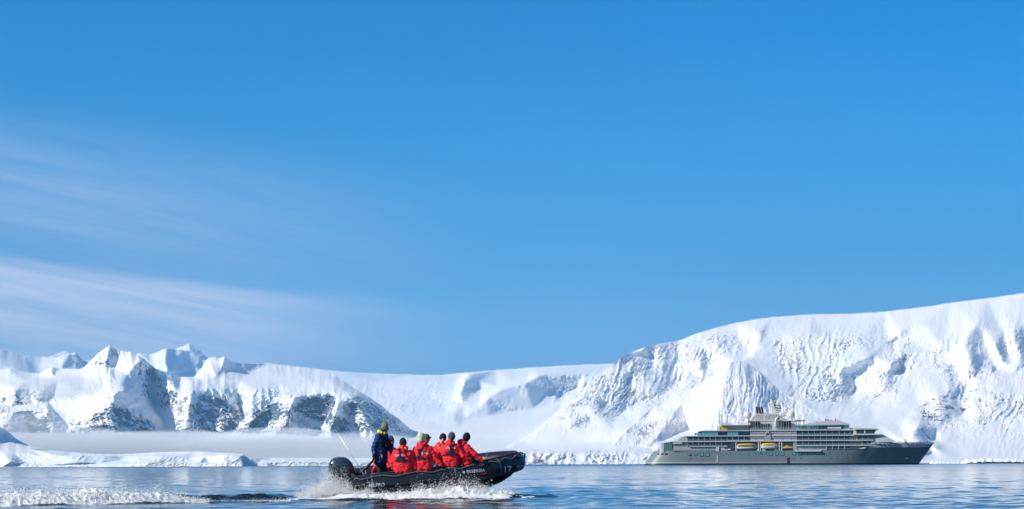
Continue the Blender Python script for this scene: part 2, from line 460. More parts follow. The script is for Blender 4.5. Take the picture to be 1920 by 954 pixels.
# white plateau with icefalls and the flat valley glacier in the middle
terrain('glacier_plateau',
        top=[(380, 674, 5600), (440, 680, 5600), (504, 680, 5700), (538, 684, 5800), (598, 691, 6000), (640, 696, 6000), (697, 699, 6200), (791, 702, 6400), (830, 702, 6400), (870, 698, 6200), (930, 693, 6200), (1000, 688, 6200), (1093, 683, 6200), (1150, 681, 6200), (1320, 681, 6200)],
        bot=[(380, 874, 2380), (700, 873, 2400), (850, 872, 2420), (1000, 871.5, 2440), (1320, 870, 2450)],
        lines=[[(600, 712, 5500), (700, 716, 5600), (800, 712, 5600), (860, 712, 5500)],
               [(640, 735, 5000), (700, 742, 4950), (800, 735, 5050), (850, 738, 4900)],
               [(700, 760, 4650), (750, 775, 4350), (835, 770, 4420), (850, 750, 4700)],
               [(560, 800, 3900), (790, 786, 4050), (850, 775, 4200), (872, 785, 4130)],
               # middle buttress
               [(878, 699, 5200), (868, 712, 4900), (862, 735, 4700), (868, 755, 4520), (872, 785, 4130)],
               [(900, 715, 5150), (905, 728, 5050), (930, 722, 5000), (955, 712, 5100)],
               [(1007, 704, 4760), (985, 716, 4700), (960, 722, 4650), (935, 730, 4560), (916, 742, 4480), (895, 765, 4300), (872, 785, 4130)],
               [(916, 742, 4480), (935, 768, 4400), (955, 773, 4420)],
               [(872, 785, 4130), (915, 780, 4230), (955, 773, 4420), (1000, 767, 4520), (1050, 755, 4660), (1085, 735, 4800)],
               [(1007, 704, 4760), (1030, 728, 4880), (1050, 738, 4900), (1080, 728, 5000)],
               [(1020, 700, 4960), (1060, 699, 5050), (1100, 700, 5100), (1150, 700, 5100)],
               [(1000, 696, 5600), (1060, 694, 5500), (1120, 694, 5500)],
               [(600, 825, 3300), (800, 822, 3300), (950, 815, 3350), (1100, 800, 3500), (1300, 790, 3500)],
               [(780, 800, 3640), (860, 803, 3600), (930, 796, 3760), (1000, 790, 3900)], [(760, 806, 3530), (870, 811, 3420), (960, 803, 3620), (1060, 795, 3700)],
               [(820, 833, 2960), (900, 836, 2900), (1000, 826, 3080), (1100, 822, 3100)], [(600, 845, 2750), (800, 843, 2750), (1000, 838, 2800), (1150, 836, 2800), (1300, 836, 2800)],
               [(700, 858, 2460), (780, 854, 2480), (900, 848, 2500), (1000, 846, 2500), (1100, 847, 2500), (1200, 846, 2500)]],
        step=(1.7, 1.15), rough=7.5, roughmap_base=0.16,
        rough_polys=[([(670, 712), (760, 720), (860, 715), (870, 760), (760, 778), (700, 768), (640, 735)], 0.62),
                     ([(790, 705), (880, 700), (905, 730), (870, 745), (800, 735)], 0.75),
                     ([(1005, 698), (1150, 690), (1100, 735), (1040, 745)], 0.9),
                     ([(885, 775), (870, 790), (640, 800), (640, 845), (1200, 842), (1200, 800), (960, 775)], 0.02),
                     ([(640, 856), (780, 851), (900, 846), (1200, 842), (1250, 880), (640, 880)], 1.15)],
        rock_polys=[([(1010, 705), (1040, 725), (1062, 740), (1040, 745), (1000, 720)], 0.30), ([(900, 742), (955, 762), (945, 770), (905, 752)], 0.28), ([(902, 712), (925, 722), (910, 730)], 0.25)],
        ice_shade_polys=[([(740, 760), (800, 730), (850, 740), (850, 770), (770, 780)], 0.35), ([(800, 710), (860, 705), (860, 735), (800, 735)], 0.4)],
        warp=3.0, back=(400, 60), seed=4, serac=1.6, keep=0.95, sharp=0.55, streak=2.2, slant=0.6, edge_noise=0.4, edge_pow=30)

# left massif: pointed peak, shaded north face, rock walls under an ice cap
terrain('left_mountain',
        top=[(-400, 700, 3500), (-200, 680, 3500), (-60, 694, 3480), (0, 693, 3480), (16, 691, 3480), (45, 696, 3500), (73, 700, 3500), (85, 693, 3450), (97, 688, 3420), (110, 690, 3450), (131, 691, 3440), (150, 692, 3430), (157, 689, 3400),
             (168, 678, 3400), (183, 663, 3410), (196, 652, 3410), (207, 647, 3410), (215, 654, 3420), (228, 657, 3420), (245, 660, 3420), (258, 664, 3430), (270, 672, 3420), (280, 681, 3410), (292, 690, 3410), (320, 699, 3470), (339, 706, 3520), (365, 706, 3560), (378, 690, 3570), (389, 672, 3580), (400, 668, 3590), (412, 671, 3590), (421, 667, 3570), (430, 674, 3590), (441, 680, 3620),
             (504, 681, 3800), (538, 685, 3800), (598, 692, 3800), (625, 700, 3750), (645, 712, 3650), (662, 727, 3560), (690, 742, 3500), (707, 754, 3470), (716, 760, 3480), (729, 772, 3490), (748, 784, 3500), (765, 800, 3500), (783, 814, 3500), (810, 828, 3500), (850, 840, 3500), (930, 868, 3500)],
        bot=[(-400, 866, 3000), (930, 874, 3050)],
        lines=[
            # wall foot
            [(-400, 842, 3030), (0, 842, 3030), (200, 842, 3030), (330, 842, 3060), (500, 842, 3070), (640, 842, 3060), (720, 842, 3120), (850, 862, 3200)],
            # wall crest = rim of the ice cap
            [(-400, 772, 3120), (0, 767, 3100), (24, 771, 3080), (60, 768, 3095), (89, 769, 3085), (102, 778, 3110), (120, 785, 3105), (147, 780, 3100), (166, 775, 3090), (171, 760, 3095), (183, 750, 3090), (200, 742, 3080), (217, 735, 3080), (233, 731, 3095), (247, 743, 3130), (268, 761, 3170), (284, 775, 3205), (300, 790, 3240), (316, 803, 3270), (330, 825, 3200)],
            # rim crossing to the dome of the plateau
            [(233, 731, 3095), (228, 722, 3150), (218, 712, 3200), (205, 703, 3250), (190, 708, 3240), (172, 720, 3200), (150, 732, 3180), (125, 742, 3170), (90, 750, 3170), (63, 756, 3160), (20, 762, 3140), (0, 763, 3140)],
            # cliff pieces of the left wall
            [(24, 771, 3080), (20, 795, 3045), (12, 815, 3020), (10, 842, 3030)],
            [(55, 778, 3110), (60, 800, 3085), (85, 815, 3075)], [(102, 778, 3110), (95, 800, 3055), (98, 815, 3035)], [(120, 785, 3105), (125, 800, 3095), (120, 815, 3080)],
            [(171, 760, 3095), (172, 785, 3040), (165, 812, 3000)], [(217, 735, 3080), (205, 770, 3045), (215, 812, 3010)], [(247, 743, 3130), (240, 780, 3095), (250, 812, 3060)], [(268, 761, 3170), (275, 790, 3150), (290, 815, 3120)],
            # small rocky knob in the mist
            [(0, 748, 3210), (15, 738, 3180), (32, 727, 3190), (55, 730, 3220), (75, 733, 3190), (98, 745, 3220)], [(32, 727, 3190), (25, 745, 3150), (15, 755, 3150)], [(75, 733, 3190), (70, 748, 3160)],
            [(0, 720, 3300), (50, 715, 3310), (110, 712, 3320), (160, 705, 3330)],
            [(97, 688, 3420), (96, 700, 3360), (104, 706, 3370)],
            # pointed peak: ribs
            [(207, 647, 3410), (200, 672, 3360), (195, 690, 3330), (185, 700, 3310)],
            [(228, 657, 3420), (222, 672, 3395), (215, 690, 3360), (205, 703, 3310)],
            [(170, 690, 3370), (178, 696, 3340)],
            # spur between the lit bowl and the shaded face
            [(258, 664, 3430), (262, 674, 3330), (252, 687, 3305), (245, 695, 3290), (238, 701, 3275), (220, 702, 3270), (205, 703, 3250)],
            # shaded face: recedes to the right down to the gully
            [(292, 690, 3460), (287, 705, 3440), (285, 725, 3420), (285, 745, 3400), (290, 760, 3380), (297, 772, 3350)],
            [(250, 702, 3290), (252, 725, 3240), (262, 745, 3220), (275, 760, 3260)],
            # gully floor
            [(297, 772, 3350), (305, 785, 3330), (318, 800, 3290), (323, 815, 3260), (328, 842, 3060)],
            # sunlit wall right of the gully climbs toward us to the pillar
            [(292, 690, 3460), (300, 703, 3380), (305, 725, 3350), (310, 745, 3340), (315, 765, 3310), (325, 780, 3270)],
            [(320, 699, 3470), (325, 715, 3350), (335, 735, 3290), (347, 748, 3250), (340, 765, 3210), (332, 787, 3160), (328, 805, 3130), (330, 825, 3080)],
            [(365, 712, 3400), (362, 722, 3320), (362, 733, 3250), (356, 745, 3215), (352, 760, 3180), (350, 785, 3140), (352, 805, 3110), (355, 842, 3060)],
            # rim of the right hand wall
            [(362, 733, 3250), (370, 730, 3290), (381, 727, 3310), (400, 727, 3330), (425, 728, 3350), (445, 732, 3370), (481, 733, 3300), (505, 738, 3290), (522, 742, 3290), (545, 742, 3270), (557, 742, 3250), (575, 741, 3290), (598, 735, 3300), (625, 733, 3300), (645, 733, 3310), (657, 735, 3270), (669, 737, 3300), (690, 748, 3340), (707, 756, 3380), (729, 774, 3420), (750, 790, 3440), (783, 818, 3470), (850, 845, 3490)],
            # glacier cleft
            [(445, 732, 3370), (452, 755, 3380), (456, 778, 3350)], [(481, 733, 3300), (470, 750, 3280), (462, 772, 3260)],
            [(400, 727, 3330), (395, 755, 3280), (405, 780, 3230), (400, 812, 3180)],
            [(425, 760, 3310), (440, 770, 3300), (450, 785, 3290), (470, 805, 3240), (480, 842, 3080)],
            [(415, 775, 3250), (425, 790, 3200), (430, 815, 3170)], [(475, 785, 3210), (465, 800, 3170), (470, 815, 3150)],
            # rib A
            [(557, 742, 3250), (548, 760, 3200), (543, 775, 3185), (538, 790, 3160), (528, 800, 3130), (518, 812, 3110), (510, 842, 3050)],
            [(508, 765, 3280), (505, 785, 3260), (500, 800, 3225), (492, 812, 3200)],
            [(560, 755, 3290), (556, 775, 3280), (558, 795, 3260), (570, 815, 3230)],
            [(600, 760, 3300), (595, 780, 3280), (600, 800, 3240), (605, 815, 3220)],
            # pyramid
            [(635, 752, 3210), (630, 765, 3165), (626, 780, 3130), (620, 795, 3100), (614, 810, 3080), (622, 842, 3030)],
            [(648, 770, 3260), (655, 790, 3230), (668, 808, 3200), (680, 830, 3150)], [(616, 768, 3290), (610, 790, 3260)],
            # rib B and outer ribs
            [(657, 735, 3270), (668, 755, 3240), (680, 772, 3210), (690, 795, 3160), (705, 820, 3110)],
            [(680, 760, 3290), (700, 785, 3270), (720, 810, 3230)], [(707, 756, 3380), (715, 775, 3310), (730, 800, 3260), (745, 825, 3220)],
            # plateau
            [(380, 715, 3430), (450, 712, 3480), (520, 708, 3540), (580, 712, 3520), (625, 717, 3480)],
            [(421, 667, 3570), (415, 690, 3530), (405, 705, 3470)], [(441, 680, 3640), (440, 695, 3580), (470, 697, 3640)],
        ],
        step=(1.35, 1.05), rough=7.0, roughmap_base=0.15, warp=4.5, keep=1.0, streak=1.9, slant=-0.7,
        rough_polys=[([(0, 767), (90, 770), (120, 785), (166, 775), (185, 750), (233, 731), (316, 803), (330, 850), (-400, 850), (-400, 780)], 0.8),
                     ([(258, 664), (292, 690), (297, 772), (247, 743), (205, 703), (238, 701)], 0.42),
                     ([(157, 689), (207, 645), (232, 658), (205, 705), (160, 700)], 0.6),
                     ([(292, 692), (345, 715), (362, 733), (335, 790), (297, 772)], 0.7),
                     ([(362, 730), (480, 732), (657, 733), (730, 772), (790, 820), (740, 850), (320, 850), (340, 780)], 0.85),
                     ([(440, 728), (540, 728), (540, 745), (470, 775), (445, 760)], 1.1),
                     ([(0, 725), (100, 725), (100, 762), (0, 765)], 0.6)],
        rock_polys=[([(45, 778), (88, 782), (96, 815), (62, 815), (48, 800)], 0.70), ([(12, 792), (24, 780), (22, 805), (8, 818), (2, 812)], 0.65),
                    ([(128, 788), (165, 785), (200, 758), (235, 765), (290, 795), (300, 818), (130, 818)], 0.57),
                    ([(170, 690), (207, 650), (230, 660), (205, 700)], 0.40), ([(262, 672), (288, 692), (285, 748), (262, 740), (240, 712)], 0.34), ([(292, 700), (340, 720), (355, 745), (335, 770), (300, 765)], 0.40),
                    ([(344, 745), (362, 735), (352, 770), (340, 805), (325, 820), (330, 785)], 0.55),
                    ([(364, 737), (400, 742), (425, 752), (450, 765), (458, 790), (500, 818), (340, 820), (352, 780)], 0.62),
                    ([(378, 735), (412, 744), (420, 752), (395, 752), (365, 745)], 0.70), ([(412, 755), (440, 758), (452, 785), (430, 790), (408, 778)], 0.70),
                    ([(470, 770), (515, 752), (530, 765), (505, 798), (478, 800)], 0.70), ([(460, 785), (500, 800), (520, 818), (450, 818)], 0.60),
                    ([(522, 752), (548, 755), (545, 780), (555, 800), (568, 816), (500, 818), (515, 790)], 0.58),
                    ([(552, 760), (575, 745), (632, 742), (628, 775), (612, 798), (585, 790), (556, 775)], 0.70), ([(565, 790), (605, 800), (608, 815), (580, 808)], 0.70),
                    ([(626, 775), (655, 790), (668, 815), (612, 820)], 0.70),
                    ([(645, 738), (669, 740), (707, 758), (750, 795), (770, 825), (690, 830), (660, 790)], 0.52),
                    ([(0, 735), (30, 728), (98, 735), (98, 752), (0, 760)], 0.43)],
        flutes=[([(292, 692), (345, 715), (362, 733), (335, 790), (297, 772)], 1.4, 6.5, 0.25), ([(645, 738), (707, 758), (760, 815), (690, 830), (660, 790)], 1.6, 7.0, -0.7), ([(258, 664), (292, 690), (297, 772), (247, 743)], 0.9, 7, -0.2)],
        ice_shade_polys=[([(430, 730), (560, 735), (520, 760), (460, 780)], 0.5), ([(560, 740), (655, 732), (655, 745), (560, 752)], 0.6), ([(90, 765), (170, 775), (160, 790), (95, 790)], 0.35), ([(370, 725), (440, 730), (440, 745), (370, 735)], 0.4)],
        back=(250, 40), seed=5, edge_noise=0.8, edge_pow=14)

# right massif: the long white dome with icefalls
terrain('right_mountain',
        top=[(880, 858, 2700), (930, 845, 2800), (970, 825, 2950), (1000, 806, 3050), (1020, 790, 3120), (1041, 773, 3180), (1067, 752, 3250), (1088, 732, 3330), (1115, 710, 3400), (1129, 699, 3450), (1150, 681, 3520), (1161, 670, 3560), (1180, 662, 3620), (1210, 650, 3700), (1234, 644, 3750), (1272, 638, 3820), (1305, 625, 3850), (1345, 613, 3900), (1381, 604, 3950), (1447, 594, 4000), (1520, 589, 4050), (1600, 588, 4050), (1660, 584, 4050),
             (1720, 577, 4050), (1785, 567, 4050), (1850, 559, 4050), (1920, 549, 4050), (2000, 540, 4050), (2150, 545, 4050)],
        bot=[(880, 873, 2440), (1200, 870, 2440), (1600, 869.5, 2440), (2150, 868, 2440)],
        lines=[
            [(940, 858, 2480), (1050, 850, 2500), (1150, 848, 2500), (1250, 850, 2500)],
            [(1000, 822, 2900), (1080, 812, 2880), (1150, 805, 2820), (1200, 800, 2800)],
            [(1000, 836, 2780), (1100, 832, 2750), (1190, 828, 2700)],
            # left shoulder
            [(1115, 722, 3330), (1090, 745, 3230), (1065, 768, 3150), (1050, 785, 3090)],
            [(1150, 700, 3400), (1170, 712, 3370), (1150, 725, 3330), (1120, 738, 3250)],
            [(1175, 680, 3560), (1190, 690, 3500), (1205, 700, 3450), (1240, 705, 3480)],
            [(1161, 698, 3440), (1168, 702, 3390), (1175, 712, 3430)],
            [(1135, 760, 3180), (1150, 752, 3170), (1170, 748, 3220), (1200, 752, 3230), (1240, 745, 3280)],
            [(1110, 790, 3000), (1125, 780, 3020), (1140, 770, 3100), (1150, 785, 3050), (1165, 775, 3130)],
            [(1200, 665, 3650), (1208, 655, 3620), (1218, 670, 3660), (1225, 680, 3620)],
            # upper face cwm above the fluted peak
            [(1270, 665, 3720), (1285, 690, 3600), (1275, 715, 3480)], [(1300, 660, 3700), (1312, 680, 3560), (1318, 705, 3480)], [(1318, 655, 3720), (1330, 680, 3620), (1335, 700, 3520)],
            [(1345, 650, 3700), (1352, 665, 3600), (1350, 690, 3520)], [(1240, 690, 3550), (1262, 700, 3580), (1265, 722, 3460), (1290, 722, 3380)],
            [(1381, 618, 3880), (1400, 632, 3780), (1425, 622, 3760), (1433, 632, 3740), (1420, 650, 3640), (1398, 672, 3520), (1386, 678, 3440)],
            [(1395, 640, 3800), (1410, 655, 3740), (1395, 668, 3600)],
            [(1440, 640, 3700), (1470, 625, 3780), (1520, 618, 3800)],
            # icefall, centre right
            [(1470, 690, 3480), (1520, 680, 3520), (1560, 668, 3560)], [(1500, 650, 3640), (1560, 640, 3680), (1610, 640, 3680)],
            [(1560, 700, 3420), (1578, 690, 3420), (1590, 685, 3435), (1596, 700, 3465), (1604, 720, 3425), (1600, 735, 3380)],
            [(1560, 720, 3330), (1580, 722, 3340), (1596, 738, 3330)],
            [(1622, 685, 3480), (1630, 668, 3490), (1638, 670, 3520), (1632, 690, 3470)],
            [(1520, 730, 3260), (1560, 745, 3220), (1600, 755, 3200), (1650, 755, 3200)], [(1640, 730, 3300), (1665, 735, 3260), (1660, 755, 3190)],
            [(1665, 640, 3720), (1690, 620, 3760), (1705, 612, 3800)], [(1675, 642, 3735), (1700, 632, 3752), (1730, 605, 3815)],
            [(1660, 700, 3380), (1672, 680, 3420), (1690, 665, 3500), (1705, 660, 3560)], [(1690, 690, 3480), (1705, 700, 3420), (1720, 690, 3460)],
            # basin
            [(1500, 790, 2950), (1580, 790, 2980), (1640, 788, 3020), (1700, 775, 3080), (1720, 760, 3140)], [(1500, 760, 3100), (1560, 770, 3100), (1640, 770, 3130)],
            # east cirques and rock step
            [(1740, 660, 3560), (1770, 650, 3560), (1800, 640, 3560), (1812, 632, 3540)], [(1770, 670, 3540), (1790, 690, 3480), (1798, 710, 3400)], [(1815, 630, 3560), (1812, 655, 3440), (1806, 690, 3360), (1815, 705, 3320)],
            [(1815, 612, 3720), (1830, 608, 3700), (1846, 612, 3690), (1845, 632, 3640)], [(1846, 632, 3620), (1858, 660, 3540), (1868, 695, 3430)],
            [(1850, 620, 3660), (1868, 650, 3480), (1880, 672, 3440)], [(1880, 622, 3680), (1888, 655, 3560), (1892, 685, 3430)], [(1900, 615, 3680), (1905, 640, 3560), (1915, 670, 3450)], [(1915, 610, 3720), (1928, 640, 3640), (1935, 680, 3460)],
            [(1795, 715, 3330), (1830, 705, 3330), (1860, 700, 3340), (1900, 700, 3350), (1960, 695, 3360)],
            [(1785, 728, 3230), (1780, 750, 3150), (1795, 780, 3080)], [(1735, 762, 3130), (1760, 745, 3150), (1785, 728, 3230), (1800, 722, 3290)], [(1810, 730, 3280), (1800, 752, 3190), (1805, 775, 3150)], [(1830, 725, 3250), (1822, 745, 3180), (1812, 770, 3130)],
            [(1725, 785, 3010), (1760, 800, 2960), (1790, 795, 2980), (1830, 790, 2980), (1870, 785, 3000), (1920, 780, 3010), (2400, 770, 3050)],
            [(1862, 745, 3150), (1870, 765, 3060), (1880, 785, 3000)], [(1880, 735, 3200), (1890, 755, 3120), (1905, 770, 3060)],
            # small rock pyramid at the foot
            [(1690, 800, 2960), (1708, 800, 2890), (1722, 795, 2830), (1735, 802, 2870), (1748, 812, 2900), (1752, 825, 2880)], [(1722, 795, 2830), (1712, 812, 2760), (1700, 830, 2700), (1695, 850, 2640)], [(1740, 830, 2790), (1745, 845, 2700)],
            # snow dome by the bow and low glacier foot
            [(1715, 845, 2600), (1735, 834, 2620), (1752, 836, 2620), (1767, 846, 2620), (1800, 853, 2610)], [(1730, 858, 2520), (1760, 860, 2530), (1800, 860, 2540)],
            [(1765, 835, 2780), (1820, 828, 2830), (1920, 822, 2860), (2400, 815, 2900)], [(1820, 852, 2600), (1870, 850, 2640), (1920, 850, 2650), (2400, 850, 2650)],
        ],
        step=(1.45, 1.2), rough=7.5, roughmap_base=0.20, keep=0.85, serac=1.05, streak=1.35, warp=5.0,
        rough_polys=[([(1100, 700), (1240, 645), (1290, 720), (1200, 790), (1080, 800), (1060, 770)], 0.66), ([(1110, 735), (1240, 735), (1200, 790), (1090, 800)], 0.95), ([(1150, 665), (1230, 645), (1230, 690), (1150, 700)], 0.8),
                     ([(1240, 640), (1440, 610), (1400, 680), (1300, 730), (1240, 720)], 0.75), ([(1450, 640), (1640, 610), (1740, 650), (1690, 720), (1670, 760), (1480, 740)], 0.9),
                     ([(1740, 640), (1800, 625), (2400, 600), (2400, 720), (1880, 700), (1800, 720), (1740, 700)], 0.85), ([(1720, 760), (1790, 720), (1930, 740), (1930, 790), (1740, 800)], 0.8),
                     ([(1480, 765), (1700, 745), (1700, 790), (1500, 805)], 0.06), ([(1240, 575), (2400, 500), (2400, 585), (1880, 590), (1680, 605), (1380, 618), (1200, 655)], 0.06),
                     ([(900, 846), (1250, 840), (1250, 880), (900, 880)], 1.15), ([(1000, 810), (1180, 800), (1180, 842), (1000, 842)], 0.06), ([(1760, 800), (2400, 790), (2400, 850), (1800, 850)], 0.35), ([(1800, 856), (2400, 850), (2400, 880), (1800, 880)], 0.9)],
        rock_polys=[([(1100, 722), (1125, 705), (1130, 715), (1085, 745)], 0.36), ([(1262, 680), (1282, 690), (1275, 722), (1260, 718)], 0.30), ([(1300, 690), (1318, 690), (1310, 705)], 0.28), ([(1385, 622), (1432, 612), (1428, 640), (1395, 655)], 0.18), ([(1050, 765), (1062, 762), (1050, 775)], 0.4),
                    ([(1722, 770), (1735, 748), (1765, 738), (1790, 725), (1795, 770), (1780, 800), (1755, 802), (1722, 790)], 0.54), ([(1795, 725), (1850, 722), (1845, 755), (1805, 778), (1795, 760)], 0.42),
                    ([(1858, 755), (1872, 750), (1880, 785), (1888, 790), (1875, 798), (1858, 775)], 0.6), ([(1905, 745), (1945, 740), (1945, 790), (1905, 780)], 0.55),
                    ([(1705, 742), (1722, 738), (1716, 750)], 0.4), ([(1712, 680), (1735, 670), (1730, 695), (1710, 700)], 0.34), ([(1676, 665), (1698, 668), (1690, 685), (1676, 685)], 0.4),
                    ([(1692, 795), (1706, 785), (1698, 805), (1690, 805)], 0.5), ([(1708, 800), (1724, 795), (1750, 815), (1750, 835), (1705, 820)], 0.50)],
        flutes=[([(1260, 680), (1350, 650), (1350, 720), (1262, 725)], 1.6, 9, 0.1), ([(1660, 640), (1740, 670), (1720, 740), (1650, 720)], 1.2, 9, 0.35), ([(1840, 700), (2000, 700), (2000, 800), (1800, 800)], 1.2, 8, 0.3)],
        ice_shade_polys=[([(1585, 690), (1605, 690), (1608, 735), (1585, 730)], 0.6), ([(1690, 630), (1740, 630), (1735, 665), (1690, 665)], 0.35), ([(1760, 650), (1810, 630), (1810, 700), (1770, 700)], 0.4), ([(1120, 735), (1200, 745), (1190, 790), (1110, 790)], 0.3), ([(1490, 690), (1600, 660), (1600, 720), (1500, 740)], 0.25), ([(900, 850), (1250, 845), (1250, 880), (900, 880)], 0.25)],  # the first patch is a shadow painted in as blue tint
        back=(300, 40), seed=6, edge_noise=0.5, edge_pow=30)

# fluted pyramid standing in front of the right massif, behind the ship
terrain('fluted_peak',
        top=[(1120, 866, 2500), (1150, 838, 2620), (1174, 806, 2760), (1200, 785, 2840), (1223, 762, 2930), (1256, 746, 2990), (1280, 735, 3020), (1294, 729, 3040), (1310, 720, 3040), (1324, 712, 3030), (1340, 701, 3010), (1354, 690, 2990), (1362, 681, 2980), (1370, 677, 2975), (1386, 675, 3000), (1400, 680, 2995), (1422, 695, 2985), (1436, 706, 2972), (1450, 720, 2955), (1461, 729, 2945), (1477, 741, 2930), (1493, 748, 2920), (1520, 765, 2878), (1560, 800, 2790), (1620, 850, 2640), (1660, 868, 2560)],
        bot=[(1120, 872, 2460), (1660, 871, 2470)],
        lines=[
            [(1370, 677, 2975), (1363, 695, 2915), (1357, 715, 2870), (1353, 740, 2820), (1349, 765, 2770), (1347, 790, 2720), (1345, 830, 2600)],
            [(1324, 712, 3005), (1315, 735, 2905), (1300, 760, 2842), (1310, 790, 2748), (1320, 830, 2650)],
            [(1294, 729, 3030), (1280, 755, 2895), (1265, 770, 2860), (1285, 785, 2870), (1300, 795, 2830)],
            [(1400, 683, 2980), (1395, 715, 2876), (1390, 750, 2815), (1385, 790, 2725), (1380, 830, 2650)],
            [(1425, 701, 2960), (1425, 735, 2864), (1425, 770, 2797), (1430, 830, 2615)],
            [(1450, 723, 2940), (1455, 750, 2880), (1462, 790, 2780), (1470, 830, 2680)],
            [(1493, 752, 2908), (1500, 780, 2822), (1520, 830, 2690)],
            [(1265, 770, 2860), (1262, 782, 2780), (1250, 795, 2740), (1238, 810, 2700), (1215, 835, 2600)],
            [(1262, 782, 2780), (1275, 795, 2830), (1285, 812, 2800), (1280, 840, 2640)],
            [(1223, 766, 2920), (1200, 800, 2790), (1175, 835, 2630)], [(1238, 810, 2700), (1250, 830, 2680), (1240, 855, 2550)],
        ],
        step=(1.2, 1.2), rough=5.5, roughmap_base=0.28, warp=3.0,
        rough_polys=[([(1355, 690), (1480, 745), (1500, 850), (1345, 850)], 0.75), ([(1200, 800), (1262, 780), (1290, 800), (1270, 860), (1180, 860)], 1.15)],
        rock_polys=[([(1350, 765), (1420, 765), (1430, 790), (1350, 785)], 0.30), ([(1352, 690), (1362, 686), (1360, 695)], 0.5), ([(1218, 775), (1228, 768), (1222, 782)], 0.42), ([(1180, 800), (1200, 785), (1196, 800), (1180, 812)], 0.42), ([(1190, 840), (1215, 820), (1240, 820), (1220, 850), (1190, 855)], 0.30), ([(1262, 782), (1280, 790), (1270, 810), (1258, 800)], 0.26), ([(1300, 776), (1318, 776), (1312, 786)], 0.45)],
        flutes=[([(1350, 680), (1400, 680), (1500, 750), (1520, 850), (1345, 850)], 2.3, 8.0, 0.05), ([(1280, 735), (1352, 690), (1345, 790), (1270, 800)], 1.6, 9, 0.35), ([(1225, 785), (1300, 780), (1300, 830), (1225, 830)], 1.6, 7, 0.1)],
        back=(80, 60), seed=7)

# low ice shelf along the left shore
terrain('ice_shelf',
        top=[(-500, 770, 2050), (-200, 775, 2050), (-60, 790, 1800), (0, 800, 1880), (15, 808, 1950), (30, 822, 1990), (50, 832, 2010), (70, 838, 2020), (110, 845, 2050), (140, 847, 2060), (180, 850, 2080), (220, 851, 2080), (290, 847, 2060), (370, 845, 2040), (420, 848, 2000), (455, 850, 1900), (466, 857, 1800), (475, 859, 1780), (500, 858, 1850), (560, 857.5, 1900), (640, 859, 1900), (700, 857, 1950), (780, 854, 2000), (860, 856, 2000), (940, 870, 1960)],
        bot=[(-500, 877.3, 1640), (0, 876, 1640), (460, 874.6, 1640), (480, 874, 1720), (700, 873, 1760), (940, 872.8, 1850)],
        lines=[[(-500, 830, 1760), (-100, 838, 1760), (0, 846, 1700), (25, 848, 1700), (60, 850, 1700), (80, 856, 1680), (95, 850, 1680), (120, 853, 1675), (150, 852, 1680), (200, 853, 1690), (235, 854, 1720), (260, 854, 1690), (300, 853, 1680), (330, 854, 1690), (360, 858, 1690), (385, 853, 1675), (420, 851, 1665), (455, 853, 1665), (462, 862, 1680), (480, 867, 1740), (560, 865, 1760), (700, 866, 1790), (850, 864, 1860)],
               [(-40, 815, 1720), (-10, 822, 1800), (15, 825, 1870), (30, 829, 1880)], [(0, 832, 1770), (32, 833, 1790), (60, 837, 1800), (90, 842, 1850)], [(10, 840, 1730), (60, 842, 1760), (120, 847, 1830)],
               [(0, 868, 1655), (20, 864, 1640), (45, 868, 1665), (80, 872, 1650), (100, 862, 1665), (150, 864, 1650), (190, 868, 1660), (225, 862, 1690), (250, 868, 1650), (300, 866, 1652), (340, 864, 1668), (370, 868, 1645), (390, 866, 1665), (420, 868, 1645), (455, 867, 1652)]],
        step=(1.4, 0.6), rough=3.2, roughmap_base=0.55, warp=2.0, noise_px=12.0,
        rough_polys=[([(0, 800), (60, 835), (140, 847), (420, 847), (420, 850), (100, 849), (50, 850), (-500, 845), (-500, 770)], 0.08), ([(460, 858), (940, 856), (940, 880), (460, 880)], 1.0)],
        rock_polys=[], ice_shade_polys=[([(-500, 850), (460, 852), (460, 872), (-500, 875)], 0.55), ([(460, 860), (940, 858), (940, 875), (460, 876)], 0.3)],
        back=(120, 10), seed=8, far=1.0, mat=MAT_SNOW_FINE, edge_noise=0.35)
terrain('ice_cliff_foot',
        top=[(-500, 875.6, 1625), (0, 874.3, 1625), (460, 873.2, 1625), (700, 872, 1720)],
        bot=[(-500, 877.6, 1615), (0, 876.2, 1615), (460, 875.2, 1615), (700, 873.8, 1700)], lines=[], step=(1.5, 0.4), rough=1.0, back=(20, 1), seed=9, far=1.0, mat=MAT_SNOW_FINE, edge_noise=0.2)
# ------------------------------------------------------------------ water
WAVES = []
_wr = np.random.default_rng(3)
for i in range(64):
    lam = 0.30 * (13.0 / 0.30) ** (i / 63.0)
    th = _wr.normal(rad(100), rad(38))
    slope = 0.0225 if lam < 1.1 else (0.0115 if lam < 3 else 0.005)
    k = 2 * np.pi / lam
    WAVES.append((k * math.cos(th), k * math.sin(th), _wr.uniform(0, 6.28), slope / k, lam))


def wave_h(x, y, cut=0.0):
    z = 0.0
    wx = x + 0.5 * perlin(x / 7.0, y / 7.0, 40); wy = y + 0.5 * perlin(x / 6.0, y / 8.0, 41)
    for kx, ky, ph, a, lam in WAVES:
        if np.ndim(cut):
            f = np.clip((lam - cut) / np.maximum(cut, 1e-3), 0, 1)
        else: f = 1.0
        z = z + a * f * np.sin(kx * wx + ky * wy + ph)
    patch = 0.75 + 0.55 * fbm(x / 22.0, y / 30.0, 3, seed=42)
    return z * np.clip(patch, 0.15, 1.5)


def water_z(x, y):
    """calm sea level plus ripples plus the boat's own wake"""
    x = np.asarray(x, float); y = np.asarray(y, float)
    fade = np.clip((y - 22) / 6, 0, 1) * np.clip((600 - y) / 300, 0, 1)
    z = wave_h(x, y, np.maximum(0.0, y * 0.0042)) * fade
    return z + wake_h(x, y)


